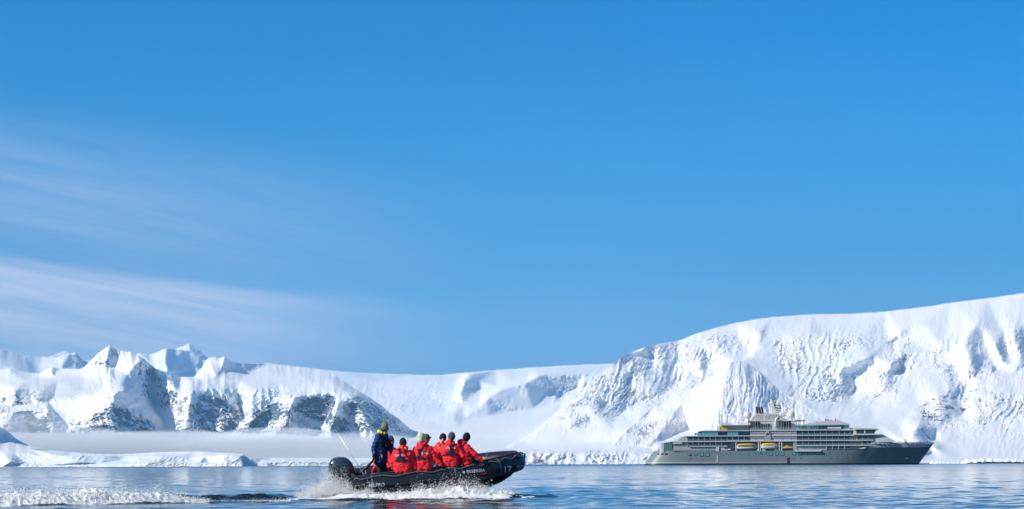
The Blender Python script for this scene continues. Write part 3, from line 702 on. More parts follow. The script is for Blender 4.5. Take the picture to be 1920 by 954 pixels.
def wake_h(x, y):
    z = 0.0
    # breaking crest drawn out astern on the near side, smaller ones further aft
    for (ax, ay, bx, by, h, w) in WAKE_CRESTS:
        L = math.hypot(bx - ax, by - ay); ux, uy = (bx - ax) / L, (by - ay) / L
        t = ((x - ax) * ux + (y - ay) * uy) / L
        d = (x - ax) * -uy + (y - ay) * ux
        d = d + 0.18 * perlin(x / 1.5, y / 1.5, 55)
        env = np.clip(t / 0.12, 0, 1) * np.clip((1 - t) / 0.08, 0, 1)
        z = z + h * env * (np.exp(-(d / w) ** 2) - 0.45 * np.exp(-((d + 2.0 * w) / (w * 1.1)) ** 2)) * (0.85 + 0.6 * fbm(x / .9, y / .9, 4, seed=56)) * (1 + .25 * fbm(x / .16, y / .16, 2, seed=57))
    return z


# crest lines: (x0,y0) -> (x1,y1), height, half width
WAKE_CRESTS = [(-26.0, 43.5, -8.4, 52.7, 0.17, 0.50), (-9.8, 53.1, -6.3, 54.8, 0.24, 0.33), (-8.8, 52.4, -4.4, 55.3, 0.07, 0.40), (-5.2, 55.0, 1.6, 57.2, 0.12, 0.45), (-24.0, 62.0, -4.0, 59.6, 0.07, 0.5)]

ys = [-60.0, 0.0, 14.0, 20.0]
y = 22.0
while y < 620:
    ys.append(y); y += max(0.09, 0.0028 * y) if y < 75 else 0.0055 * y
ys += [700, 850, 1100, 1500, 2100, 3000, 4500, 7000, 12000, 22000, 40000]
ys = np.array(ys)
u = np.linspace(-0.32, 0.32, 470)
u = np.concatenate([[-40, -8, -3, -1.4, -0.8, -0.5, -0.4], u, [0.4, 0.5, 0.8, 1.4, 3, 8, 40]])
Yg = np.repeat(ys[:, None], len(u), 1)
Xg = u[None, :] * np.maximum(Yg, 20)
infade = (np.abs(u) < 0.32)[None, :]
Zg = np.where(infade, water_z(Xg, Yg), 0.0)
Pw = np.stack([Xg, Yg, Zg], -1)
me = grid_mesh('water', Pw)
m, n, b, o = new_mat('sea water')
tc = n.n('ShaderNodeTexCoord').outputs['Object']
b.inputs['Base Color'].default_value = (0.008, 0.024, 0.034, 1)
b.inputs['Roughness'].default_value = 0.06
b.inputs['IOR'].default_value = 1.33
dist = n.n('ShaderNodeSeparateXYZ', i_0=tc).outputs[1]
mp = n.n('ShaderNodeMapping', i_0=tc); mp.inputs['Scale'].default_value = (0.55, 1.0, 1)
far1 = n.noise(mp.outputs[0], 1.6, 4, 0.6, 0.3)
far2 = n.noise(mp.outputs[0], 0.16, 4, 0.6, 0.3)
near = n.noise(mp.outputs[0], 9.0, 3, 0.55, 0.2)
ffar = n.maprange(dist, 60, 500, 0.0, 1.0)
patch = n.maprange(n.noise(mp.outputs[0], 0.011, 3, 0.5), 0.35, 0.65, 0.45, 1.2)
h = n.math('ADD', n.math('MULTIPLY', near, 0.003), n.math('MULTIPLY', n.math('MULTIPLY', n.math('ADD', n.math('MULTIPLY', far1, 0.062), n.math('MULTIPLY', far2, 0.32)), ffar), patch))
bmp = n.n('ShaderNodeBump', i_Strength=1.0, i_Distance=1.0, i_Height=h)
n.set(b.inputs['Normal'], bmp.outputs[0])
n.set(b.inputs['Roughness'], n.maprange(dist, 60, 1500, 0.05, 0.22))
MAT_WATER = m
water = mesh_obj('water', me, m)
water['kind'] = 'structure'
# ------------------------------------------------------------------ mesh builder for made things
def simple_mat(name, colr, rough=0.5, metal=0.0, spec=0.5, var=0.0, vscale=2.0, bump=0.0, bscale=20.0, coat=0.0, emit=None):
    m, n, b, o = new_mat(name)
    tc = n.n('ShaderNodeTexCoord').outputs['Object']
    if var > 0:
        f = n.noise(tc, vscale, 5, 0.6)
        lo = tuple(c * (1 - var) for c in colr); hi = tuple(min(1, c * (1 + var)) for c in colr)
        n.set(b.inputs['Base Color'], n.mix(f, (*lo, 1), (*hi, 1)))
        n.set(b.inputs['Roughness'], n.maprange(f, 0.3, 0.7, max(0.02, rough - 0.08), min(1, rough + 0.08)))
    else:
        b.inputs['Base Color'].default_value = (*colr, 1); b.inputs['Roughness'].default_value = rough
    b.inputs['Metallic'].default_value = metal; b.inputs['Specular IOR Level'].default_value = spec
    b.inputs['Coat Weight'].default_value = coat
    if bump > 0:
        bm_ = n.n('ShaderNodeBump', i_Strength=bump, i_Distance=0.02, i_Height=n.noise(tc, bscale, 4, 0.6))
        n.set(b.inputs['Normal'], bm_.outputs[0])
    return m


class MB:
    def __init__(s): s.bm = bmesh.new()
    def box(s, lo, hi, bevel=0.0, rot=None, M=None):
        r = bmesh.ops.create_cube(s.bm, size=1.0); vs = r['verts']
        for v in vs: v.co = Vector([(lo[i] + hi[i]) / 2 + v.co[i] * (hi[i] - lo[i]) for i in range(3)])
        if rot is not None:
            c = Vector([(lo[i] + hi[i]) / 2 for i in range(3)])
            for v in vs: v.co = c + rot @ (v.co - c)
        if M is not None:
            for v in vs: v.co = M @ v.co
        if bevel > 0:
            es = list({e for v in vs for e in v.link_edges})
            bmesh.ops.bevel(s.bm, geom=es, offset=bevel, segments=2, profile=0.6, affect='EDGES')
        return s
    def tube(s, pts, rad_, n=10, caps=True, squash=None):
        pts = [Vector(p) for p in pts]
        rs = rad_ if isinstance(rad_, (list, tuple)) else [rad_] * len(pts)
        rings = []; prev = None
        for i, p in enumerate(pts):
            t = (pts[min(i + 1, len(pts) - 1)] - pts[max(i - 1, 0)]).normalized()
            if prev is None:
                ref = Vector((0, 0, 1)) if abs(t.z) < 0.9 else Vector((1, 0, 0))
                a = t.cross(ref).normalized()
            else:
                a = (prev - t * prev.dot(t)).normalized()
            b = t.cross(a); prev = a
            ring = []
            for k in range(n):
                th = 2 * math.pi * k / n
                q = a * math.cos(th) + b * math.sin(th)
                if squash: q = Vector((q.x * squash[0], q.y * squash[1], q.z * squash[2]))
                ring.append(s.bm.verts.new(p + q * rs[i]))
            rings.append(ring)
        for i in range(len(rings) - 1):
            for k in range(n):
                s.bm.faces.new((rings[i][k], rings[i][(k + 1) % n], rings[i + 1][(k + 1) % n], rings[i + 1][k]))
        if caps:
            s.bm.faces.new(rings[0][::-1]); s.bm.faces.new(rings[-1])
        return s
    def sphere(s, c, r, seg=20, rings=12, scale=(1, 1, 1), rot=None):
        c = Vector(c); new = s.bm.verts.new; face = s.bm.faces.new
        def pt(th, ph):
            q = Vector((math.sin(ph) * math.cos(th) * scale[0], math.sin(ph) * math.sin(th) * scale[1], math.cos(ph) * scale[2])) * r
            return c + (rot @ q if rot is not None else q)
        R = [[new(pt(2 * math.pi * k / seg, math.pi * i / rings)) for k in range(seg)] for i in range(1, rings)]
        top, bot = new(pt(0, 0)), new(pt(0, math.pi))
        for k in range(seg):
            k2 = (k + 1) % seg
            face((top, R[0][k], R[0][k2])); face((bot, R[-1][k2], R[-1][k]))
            for i in range(len(R) - 1): face((R[i][k], R[i + 1][k], R[i + 1][k2], R[i][k2]))
        return s
    def prism(s, poly, y0, y1, axes='xz', bevel=0.0):
        """polygon in the XZ plane (or other), extruded from y0 to y1"""
        def mk(p, d):
            return {'xz': Vector((p[0], d, p[1])), 'xy': Vector((p[0], p[1], d)), 'yz': Vector((d, p[0], p[1]))}[axes]
        a = [s.bm.verts.new(mk(p, y0)) for p in poly]; b = [s.bm.verts.new(mk(p, y1)) for p in poly]
        n = len(poly); fs = [s.bm.faces.new(a), s.bm.faces.new(b[::-1])]
        for i in range(n): fs.append(s.bm.faces.new((a[i], b[i], b[(i + 1) % n], a[(i + 1) % n])))
        if bevel > 0:
            es = list({e for f in fs for e in f.edges})
            bmesh.ops.bevel(s.bm, geom=es, offset=bevel, segments=1, affect='EDGES')
        return s
    def build(s, name, mat, parent=None, smooth=False, angle=None):
        bmesh.ops.recalc_face_normals(s.bm, faces=s.bm.faces)
        me = bpy.data.meshes.new(name); s.bm.to_mesh(me); s.bm.free()
        for p in me.polygons: p.use_smooth = smooth
        if smooth and angle: me.set_sharp_from_angle(angle=rad(angle))
        return mesh_obj(name, me, mat, parent)


def copy_obj(o, parent, loc=None, rot=None):
    c = o.copy(); col.objects.link(c); c.parent = parent
    if loc is not None: c.location = loc
    if rot is not None: c.rotation_euler = rot
    return c


def copy_tree(o, parent=None):
    c = o.copy(); col.objects.link(c); c.parent = parent
    for ch in list(o.children): copy_tree(ch, c)
    return c


def text_mesh(name, body, size, mat, parent=None, M=None, extrude=0.004, font_shear=0.0, spacing=1.0, squeeze=1.0, align='CENTER', bold=0.0):
    cu = bpy.data.curves.new(name, 'FONT'); cu.body = body; cu.size = size; cu.extrude = extrude
    cu.shear = font_shear; cu.space_character = spacing; cu.align_x = align; cu.align_y = 'CENTER'; cu.offset = bold
    cu.resolution_u = 3
    tmp = bpy.data.objects.new(name, cu); col.objects.link(tmp)
    dg = bpy.context.evaluated_depsgraph_get()
    me = bpy.data.meshes.new_from_object(tmp.evaluated_get(dg), depsgraph=dg)
    bpy.data.objects.remove(tmp); bpy.data.curves.remove(cu)
    me.name = name
    Msq = Matrix.Diagonal((squeeze, 1, 1, 1))
    me.transform((M @ Msq) if M is not None else Msq)
    return mesh_obj(name, me, mat, parent)


# ------------------------------------------------------------------ the expedition ship
SC = 0.3056
SHIP_D = 1095.0
ship_origin = at(1480, 870.15, SHIP_D); ship_origin.z = 0.0
ship = empty('cruise_ship', ship_origin)
tag(ship, 'large grey expedition cruise ship with white decks and balconies anchored before the snow mountain', 'ship')
SB = 12.0      # half beam


def SX(px): return (px - 1480) * SC
def SZ(py, px=1480.0): return (870.15 - (px - 1480) * 0.0038 - py) * SC


M_HULL = simple_mat('ship grey hull paint', (0.14, 0.18, 0.20), 0.42, var=0.06, vscale=0.15)
M_STRIPE = simple_mat('ship pale grey paint', (0.58, 0.60, 0.62), 0.45, var=0.05, vscale=0.2)
M_WHITE = simple_mat('ship off white paint', (0.74, 0.74, 0.74), 0.45, var=0.05, vscale=0.3)
M_CREAM = simple_mat('ship cream paint', (0.70, 0.67, 0.58), 0.5, var=0.04, vscale=0.5)
M_GREYP = simple_mat('ship mid grey panels', (0.36, 0.37, 0.37), 0.5, var=0.10, vscale=0.4)
M_DARK = simple_mat('ship black', (0.02, 0.02, 0.022), 0.5)
M_BOOT = simple_mat('ship black waterline paint', (0.012, 0.014, 0.018), 0.35)
M_GLASS = simple_mat('ship dark teal glass', (0.012, 0.06, 0.085), 0.12, spec=0.4)
M_GLASST = simple_mat('ship bright teal glass', (0.10, 0.34, 0.36), 0.12, spec=0.9)
M_GLASSL = simple_mat('ship balcony glass', (0.025, 0.085, 0.105), 0.15, spec=0.4)
M_WARM = simple_mat('ship cabin wall', (0.22, 0.21, 0.20), 0.6)
M_YEL = simple_mat('lifeboat yellow', (0.58, 0.42, 0.03), 0.45, var=0.06, vscale=1.5)
M_LBW = simple_mat('lifeboat white', (0.68, 0.68, 0.66), 0.4, var=0.05, vscale=1.5)
M_RAIL = simple_mat('rail metal', (0.55, 0.54, 0.50), 0.4)
M_RED = simple_mat('red equipment', (0.45, 0.03, 0.02), 0.5)


HULL_ST = []


def hull_half(x, z):
    """half beam of the hull at local x, z"""
    xs_, hs_ = [], []
    for sd, sw, bd, bw, zd in HULL_ST:
        t = min(1, max(0, z / zd)); xs_.append(sw + (sd - sw) * t); hs_.append(bw + (bd - bw) * (t ** 0.9) ** 1.3)
    return float(np.interp(x, xs_, hs_))


def ship_hull():
    """lofted hull: rounded stern, parallel middle, flared raked bow"""
    st = []   # station: px at deck, px at waterline, half beam deck, half beam waterline, deck py
    def row(xd, xw, bd, bw, yd): st.append((SX(xd), SX(xw), bd, bw, SZ(yd, xd)))
    row(1228, 1209, 1.6, 1.0, 845.2); row(1229.5, 1210.5, 4.0, 3.0, 845.2); row(1233, 1214, 6.4, 5.2, 845.2); row(1239, 1221, 8.3, 7.2, 845.2); row(1248, 1232, 9.8, 8.9, 845.2); row(1260, 1248, 10.8, 10.2, 845.2)
    row(1280, 1272, 11.6, 11.3, 845.1); row(1310, 1308, 12.0, 11.8, 845); row(1360, 1360, 12.0, 12.0, 844.8); row(1420, 1420, 12.0, 12.0, 844.6); row(1500, 1500, 12.0, 12.0, 844); row(1530, 1530, 12.0, 11.8, 843.3)
    row(1560, 1557, 12.0, 11.2, 842.4); row(1590, 1583, 12.0, 10.0, 842); row(1612, 1600, 12.0, 9.0, 841.8); row(1618, 1606, 12.0, 8.7, 838.0)
    for xd_, xw_, bd_, bw_ in ((1626, 1613, 11.9, 8.3), (1640, 1627, 11.8, 7.4), (1660, 1645, 11.2, 6.1), (1680, 1661, 10.1, 4.8), (1700, 1677, 8.5, 3.5), (1718, 1692, 6.5, 2.3), (1733, 1705, 4.4, 1.3), (1744, 1715, 2.4, 0.6), (1752, 1721, 0.12, 0.05)):
        row(xw_ + (xd_ - xw_) * .76, xw_, bd_, bw_, 837.6)
    HULL_ST.extend(st)
    bm = bmesh.new(); NZ = 12; grid = []
    for sd, sw, bd, bw, zd in st:
        ring = []
        for k in range(-2, NZ + 1):
            t = max(k, 0) / NZ
            tt = t ** 0.9
            z = zd * t if k >= 0 else k * 1.4
            x = sw + (sd - sw) * t - (0.6 * (-k) if (k < 0 and sw > 60) else 0)
            half = bw + (bd - bw) * (tt ** 1.3)
            if k < 0: half *= (1 + 0.06 * k)
            ring.append((x, half, z))
        grid.append(ring)
    P, S_ = [], []
    for ring in grid:
        P.append([bm.verts.new((x, h, z)) for x, h, z in ring]); S_.append([bm.verts.new((x, -h, z)) for x, h, z in ring])
    nz = len(grid[0])
    for i in range(len(grid) - 1):
        for k in range(nz - 1):
            for G in (P, S_): bm.faces.new((G[i][k], G[i + 1][k], G[i + 1][k + 1], G[i][k + 1]))
    for i in range(len(grid) - 1):
        bm.faces.new((P[i][-1], P[i + 1][-1], S_[i + 1][-1], S_[i][-1])); bm.faces.new((P[i][0], P[i + 1][0], S_[i + 1][0], S_[i][0]))
    bm.faces.new(P[0] + S_[0][::-1]); bm.faces.new(P[-1] + S_[-1][::-1])
    bmesh.ops.recalc_face_normals(bm, faces=bm.faces)
    me = bpy.data.meshes.new('hull'); bm.to_mesh(me); bm.free()
    for p in me.polygons: p.use_smooth = True
    me.set_sharp_from_angle(angle=rad(40))
    # paint: black boot topping, thin pale line, pale forward bulwark
    m, n, b, o = new_mat('ship hull paint')
    tc = n.n('ShaderNodeTexCoord').outputs['Object']; sp = n.n('ShaderNodeSeparateXYZ', i_0=tc)
    var = n.noise(tc, 0.12, 5, 0.6)
    mp = n.n('ShaderNodeMapping', i_0=tc); mp.inputs['Scale'].default_value = (0.5, 0.5, 0.04)
    st_ = n.noise(mp.outputs[0], 1.2, 5, 0.7)
    base = n.mix(var, (0.170, 0.215, 0.225, 1), (0.205, 0.255, 0.262, 1))
    base = n.mix(n.maprange(st_, 0.55, 0.75, 0, 0.3), base, (0.10, 0.13, 0.135, 1))
    # plate seams
    cell = n.n('ShaderNodeTexBrick'); n.set(cell.inputs[0], n.combine(sp.outputs[0], sp.outputs[2], 0.0)); cell.inputs['Scale'].default_value = 1.0
    cell.inputs['Brick Width'].default_value = 8.0; cell.inputs['Row Height'].default_value = 2.2; cell.inputs['Mortar Size'].default_value = 0.05
    cell.inputs['Color1'].default_value = (1, 1, 1, 1); cell.inputs['Color2'].default_value = (0.93, 0.93, 0.93, 1); cell.inputs['Mortar'].default_value = (0.82, 0.82, 0.82, 1)
    base = n.mix(1.0, base, cell.outputs[0], 'MULTIPLY')
    zt = n.math('SUBTRACT', sp.outputs[2], n.math('MULTIPLY', sp.outputs[0], 0.0012))
    upper = n.math('MULTIPLY', n.maprange(zt, SZ(837.3, 1680), SZ(837.0, 1680), 0, 1), n.maprange(n.math('ADD', sp.outputs[0], n.math('MULTIPLY', sp.outputs[2], -0.9)), SX(1617.5) - 0.9 * SZ(838, 1618) - 0.6, SX(1617.5) - 0.9 * SZ(838, 1618) + 0.6, 0, 1))
    line = n.math('MULTIPLY', n.maprange(sp.outputs[2], 1.2, 1.3, 0, 1), n.maprange(sp.outputs[2], 1.7, 1.8, 1, 0))
    line = n.math('MULTIPLY', line, n.maprange(sp.outputs[0], SX(1508), SX(1512), 0.65, 0))
    base = n.mix(line, base, (0.45, 0.47, 0.45, 1))
    base = n.mix(n.maprange(sp.outputs[2], 0.85, 0.80, 0, 1), base, (0.012, 0.016, 0.02, 1))
    n.set(b.inputs['Base Color'], base); n.set(b.inputs['Roughness'], 0.42)
    n.set(b.inputs['Normal'], n.n('ShaderNodeBump', i_Strength=0.25, i_Distance=0.3, i_Height=n.noise(tc, 0.35, 3, 0.5)).outputs[0])
    return mesh_obj('hull', me, m, ship)


ship_hull()


# pale bulwark strip round the bow, leaning slightly in
bm = bmesh.new(); FORE = []
BOW = [st_ for st_ in HULL_ST if st_[0] > SX(1616)]
for sg in (-1, 1):
    prev = None
    for i_, (sd, sw, bd, bw, zd) in enumerate(BOW):
        zl = zd; frac = (i_ - 1) / (len(BOW) - 2) if i_ else 0
        zh = SZ(837.6, 1618) if i_ == 0 else SZ(830.0 - 2.5 * frac, 1620 + 130 * frac)
        X1 = sd + (sd - sw) * .24 / .76 * (1 if i_ else 0)
        half1 = max(0.1, bd - .30 * min(1, bd / 4))
        a = bm.verts.new((sd, sg * (bd + .05), zl - .1)); c = bm.verts.new((X1, sg * half1, zh))
        if sg == 1: FORE.append((X1 - .2, max(.05, half1 - .3)))
        if prev: bm.faces.new((prev[0], a, c, prev[1]))
        prev = (a, c)
bmesh.ops.solidify(bm, geom=bm.faces[:], thickness=0.12); bmesh.ops.recalc_face_normals(bm, faces=bm.faces)
me = bpy.data.meshes.new('bow_bulwark'); bm.to_mesh(me); bm.free()
bow_strip = mesh_obj('bow_bulwark', me, simple_mat('bow strip pale paint', (0.80, 0.81, 0.83), 0.4), ship)
MB().prism([(x_, -h_) for x_, h_ in FORE] + [(x_, h_) for x_, h_ in FORE[::-1]], SZ(831.5, 1680), SZ(830.9, 1680), axes='xy').build('foredeck', M_GREYP, ship)


def sbox(name, x0, x1, y0, y1, mat, ya=-SB, yb=None, parent=ship, bevel=0.0):
    yb = -ya if yb is None else yb
    return MB().box((SX(x0), ya, SZ(y1, x0)), (SX(x1), yb, SZ(y0, x0)), bevel).build(name, mat, parent)


# deck edge slabs: long pale ledges
def ledge(x0, x1, y, th=1.5, out=0.35, mat=None):
    o = MB().box((SX(x0), -SB - out, SZ(y + th, (x0 + x1) / 2)), (SX(x1), SB + out, SZ(y, (x0 + x1) / 2)), 0.06).build('deck_ledge', mat or M_WHITE, ship)
    return o


# deck blocks (cabin walls set back behind the balconies)
sbox('deckhouse', 1262, 1361, 836.2, 845.0, M_GREYP, ya=-11.4)
sbox('deckhouse', 1282, 1361, 827.2, 836.2, M_WARM, ya=-10.6)
sbox('deckhouse', 1284, 1404, 817.6, 827.2, M_WARM, ya=-10.6)
sbox('deckhouse', 1361, 1489, 826.8, 844.6, M_GREYP, ya=-7.5)
sbox('deckhouse', 1404, 1489, 806.6, 826.8, M_GREYP, ya=-11.7)
sbox('deckhouse', 1489, 1586, 834.5, 843.2, M_GREYP, ya=-11.2)
sbox('deckhouse', 1489, 1646, 825.3, 834.5, M_WARM, ya=-10.4)
sbox('deckhouse', 1586, 1640, 834.5, 842.5, M_GREYP, ya=-10.6)
sbox('deckhouse', 1489, 1636, 816.0, 825.3, M_WARM, ya=-10.4)
sbox('deckhouse', 1489, 1612, 806.6, 816.0, M_WARM, ya=-10.4)
sbox('deckhouse', 1314, 1404, 808.2, 817.0, M_WARM, ya=-9.8)
sbox('deckhouse', 1349, 1404, 798.0, 807.6, M_GREYP, ya=-8.5)
sbox('deckhouse', 1404, 1490, 789.6, 806.5, M_STRIPE, ya=-8.4)
sbox('deckhouse', 1490, 1577, 796.2, 806.4, M_WARM, ya=-9.0)
sbox('deckhouse', 1383, 1402, 791.0, 797.5, M_CREAM, ya=-5.0)
# ledges
for a in ((1283, 1489, 816.6, 1.3), (1255, 1361, 826.6, 1.6), (1290, 1361, 836.0, 1.1), (1361, 1489, 825.6, 1.8), (1312, 1404, 807.2, 1.1), (1404, 1640, 805.6, 1.6), (1489, 1644, 815.2, 1.5), (1489, 1630, 824.6, 1.6),
          (1489, 1628, 833.8, 1.5), (1350, 1404, 796.6, 1.2), (1486, 1535, 843.6, 1.8)):
    ledge(*a)
sbox('deck_ledge', 1404, 1506, 788.6, 789.8, M_WHITE, ya=-8.7)
# banding on the plain middle panels
for y in (811.0, 815.5, 820.5):
    sbox('deck_band', 1404, 1489, y, y + 0.7, M_STRIPE, ya=-11.95)
for x in (1412, 1428, 1445, 1462, 1478):
    sbox('panel_seam', x, x + 0.35, 807.6, 825.4, M_GREYP, ya=-11.9)

# cabin balconies, one of each part then copies
win_me = MB()
win_me.box((-1.50, -0.08, 0.05), (-0.05, 0.08, 2.20)).box((0.05, -0.08, 0.05), (1.50, 0.08, 2.20))
cabin_window = win_me.build('window', M_GLASS, ship)
fin = MB().box((-0.10, -0.55, 0.0), (0.10, 0.85, 2.3)).build('balcony_divider', M_GREYP, ship)
railp = MB().box((-1.5, -0.03, 0.0), (1.5, 0.03, 0.62)).build('balcony_rail', M_GLASSL, ship)
RAIL2 = MB().box((-1.5, -0.05, 0.66), (1.5, 0.05, 0.74)).build('handrail', M_RAIL, railp)
first = [True]


def cabins(x0, x1, ytop, ybot, pitch=11.0, wall=10.6, gaps=()):
    x = x0 + pitch / 2
    h = (ybot - ytop) * SC
    while x < x1:
        if not any(g0 < x < g1 for g0, g1 in gaps):
            zz = SZ(ybot, x)
            locs = ((cabin_window, (SX(x), -wall - 0.1, zz)), (fin, (SX(x - pitch / 2), -wall - 0.75, zz)), (railp, (SX(x), -SB - 0.1, zz)))
            for src, loc in locs:
                if first[0]:
                    src.location = loc
                else:
                    c = copy_obj(src, ship, loc)
                    for k in src.children: copy_obj(k, c)
                    if src is cabin_window: c.scale.z = h / 2.25
                    if src is fin: c.scale.z = h / 2.3
            first[0] = False
        x += pitch


cabins(1489, 1568, 807.2, 815.2, 11.0, 10.4); cabins(1568, 1596, 807.2, 815.2, 10.0, 10.4)
cabins(1489, 1588, 816.6, 824.6, 11.0, 10.4); cabins(1600, 1634, 816.6, 824.6, 10.5, 10.4, ((1612, 1614),))
cabins(1489, 1586, 826.1, 833.8, 11.0, 10.4); cabins(1610, 1644, 826.1, 833.8, 10.5, 10.4)
cabins(1544, 1587, 835.3, 842.3, 11.0, 11.2)
cabins(1287, 1361, 827.9, 836.0, 10.5, 10.6)
cabins(1287, 1404, 818.0, 826.4, 10.5, 10.6)
# small square windows
sq = MB().box((-0.72, -0.05, -0.75), (0.72, 0.05, 0.75)).build('window', M_GLASST, ship)
sq_first = True
frame_me = MB().box((-0.95, -0.03, -0.98), (0.95, 0.02, 0.98)).build('window_frame', M_DARK, sq)
SQ = [(1290, 850.5, 1.0, .6), (1303, 850.5, 1.0, .6), (1313.5, 851, 1.1, 1.1), (1324, 851.5, 1.1, 1.1), (1417, 849, 1.7, .5), (1428, 849, 1.7, .5), (1440.5, 850, 1, 1), (1451.5, 850, 1, 1), (1462, 850, 1, 1), (1483.5, 850, 1, 1), (1494.5, 850, 1, 1), (1505, 849.7, 1.1, .9), (1516, 849, 1.1, .7), (1526.5, 848.6, 1, .6)]
for x, y, sx_, sz_ in SQ:
    o = sq if sq_first else copy_obj(sq, ship)
    if not sq_first: copy_obj(frame_me, o)
    sq_first = False
    o.location = (SX(x), -SB - 0.06, SZ(y, x)); o.scale = (sx_, 1, sz_)
for x in (1312, 1317, 1322.5, 1327.5, 1332.5):
    o = copy_obj(sq, ship, (SX(x), -11.46, SZ(840.5, x))); o.scale = (0.5, 1, 1.0)
for x in (1502, 1507, 1512, 1517.5, 1523):
    o = copy_obj(sq, ship, (SX(x), -11.26, SZ(838.7, x))); o.scale = (0.75, 1, 0.65)
# portholes
ph = MB().tube([(0, 0.05, 0), (0, -0.05, 0)], 0.28, 10).build('porthole', M_DARK, ship); phf = True
for x, y in ((1348, 850.5), (1358, 850.5), (1366.5, 850.5), (1375, 850.5), (1383.5, 850.5), (1400, 850), (1293, 858.5), (1315, 860), (1482.5, 858.3), (1495.5, 858.3), (1525.5, 858), (1538.5, 848.5), (1550, 848.6), (1560.5, 848.6), (1571.5, 848.5), (1583, 848.5), (1551.5, 859), (1563.5, 858), (1583, 858), (1593.5, 856.6)):
    hb = hull_half(SX(x), SZ(y, x))
    o = ph if phf else copy_obj(ph, ship); phf = False
    o.location = (SX(x), -hb - 0.02, SZ(y, x))

# glass lounges on the upper decks
def glass_row(x0, x1, y0, y1, n, mat, wall, light_every=0):
    w = (x1 - x0) * SC / n
    pane = MB().box((-w / 2 + 0.06, -0.06, 0), (w / 2 - 0.06, 0.06, (y1 - y0) * SC)).build('window', mat, ship)
    for i in range(n):
        o = pane if i == 0 else copy_obj(pane, ship)
        xx = SX(x0) + (i + .5) * w
        o.location = (xx, -wall - 0.1, SZ(y1, x0 + (x1 - x0) * (i + .5) / n))


glass_row(1314, 1344, 809.2, 816.2, 6, M_GLASST, 11.6); sbox('deckhouse', 1314, 1344, 808.6, 816.6, M_DARK, ya=-11.6)
glass_row(1361, 1381.5, 809.2, 816.2, 4, M_GLASST, 11.6); sbox('deckhouse', 1361, 1381.5, 808.6, 816.6, M_DARK, ya=-11.6)
glass_row(1345, 1361, 810.5, 816.2, 3, M_GLASS, 9.8); glass_row(1382, 1404, 810.5, 816.2, 4, M_GLASS, 9.8)
glass_row(1300, 1313, 811.5, 816.2, 3, M_GLASST, 11.6)
glass_row(1491, 1532, 798.2, 805.2, 9, M_GLASST, 9.0)
glass_row(1533, 1576, 797.5, 805.4, 8, M_GLASS, 10.6); sbox('deckhouse', 1533, 1576.5, 796.4, 805.8, M_DARK, ya=-10.6)
glass_row(1577, 1587, 797.8, 802.2, 2, M_GLASST, 9.6); sbox('deckhouse', 1576.5, 1588, 797.0, 806, M_WHITE, ya=-9.6)
glass_row(1547, 1572, 800.8, 803.6, 6, simple_mat('white interior pane', (0.62, 0.64, 0.58), 0.5), 10.75)  # white panes for the pale interior behind the dark glass
for x, w_ in ((1498, 1.2), (1510, 1.0), (1513, 1.0)): sbox('window_post', x, x + w_, 798.2, 804, M_WHITE, ya=-9.35)
# observation deck roof
MB().prism([(SX(1489), SZ(797.2, 1489)), (SX(1511), SZ(794.6, 1511)), (SX(1546), SZ(789.2, 1546)), (SX(1568), SZ(789.2, 1568)), (SX(1589), SZ(795.3, 1589)), (SX(1589), SZ(796.8, 1589)), (SX(1489), SZ(798.2, 1489))], -11.3, 11.3).build('roof', M_STRIPE, ship)
for k, (x, hh, c) in enumerate(((1528, 3.5, M_RAIL), (1531, 5, M_RAIL), (1537, 3, M_RAIL), (1540, 5.5, M_RAIL), (1546, 4, M_DARK), (1550, 3, M_DARK), (1556, 3, M_DARK), (1564, 4, M_RED), (1568, 3, M_RAIL), (1573, 3, M_RAIL), (1524, 4.5, M_RAIL))):
    sbox('deck_equipment', x, x + 1.3, 792 - hh - (2.5 if 1545 < x < 1570 else 0), 792, c, ya=-6 - (k % 3), yb=-5)
# framed opening aft of the lounge
o = MB()
o.box((SX(1490), -9.6, SZ(796.5)), (SX(1491.2), -7.4, SZ(787.8))).box((SX(1504), -9.6, SZ(796.5)), (SX(1505.2), -7.4, SZ(787.8))).box((SX(1488), -9.6, SZ(789)), (SX(1508), -7.4, SZ(787.6)))
o.build('screen_frame', M_GREYP, ship)

# bridge with slanting windows
MB().prism([(SX(1594), SZ(803.2)), (SX(1600), SZ(802.2)), (SX(1617), SZ(803.0)), (SX(1638), SZ(804.6)), (SX(1637), SZ(806.0)), (SX(1595), SZ(806.0))], -13.4, 13.4).build('bridge_roof', M_CREAM, ship)
MB().prism([(SX(1599), SZ(806.0)), (SX(1636), SZ(806.0)), (SX(1632), SZ(813.6)), (SX(1599), SZ(813.6))], -12.6, 12.6).build('bridge', M_DARK, ship)
def bwin(x0, x1, lean=0.0):
    MB().prism([(SX(x0), SZ(806.6)), (SX(x1), SZ(806.6)), (SX(x1 - lean), SZ(812.8)), (SX(x0 - lean), SZ(812.8))], -12.8, -12.5).build('window', M_GLASS, ship)
for a in ((1600, 1606, 0), (1606.8, 1613, 0), (1615.5, 1622, .6), (1622.8, 1629, 1.5), (1629.8, 1634.6, 2.8)): bwin(*a)
sbox('window_post', 1613.3, 1615.2, 806.2, 813.2, M_CREAM, ya=-12.9, yb=-12.4)
MB().prism([(SX(1594), SZ(813.6)), (SX(1646), SZ(813.8)), (SX(1648), SZ(815.6)), (SX(1594), SZ(815.6))], -12.7, 12.7).build('bridge_deck', M_WHITE, ship)
sbox('bulkhead', 1594, 1599, 806.2, 813.6, M_CREAM, ya=-12.2)
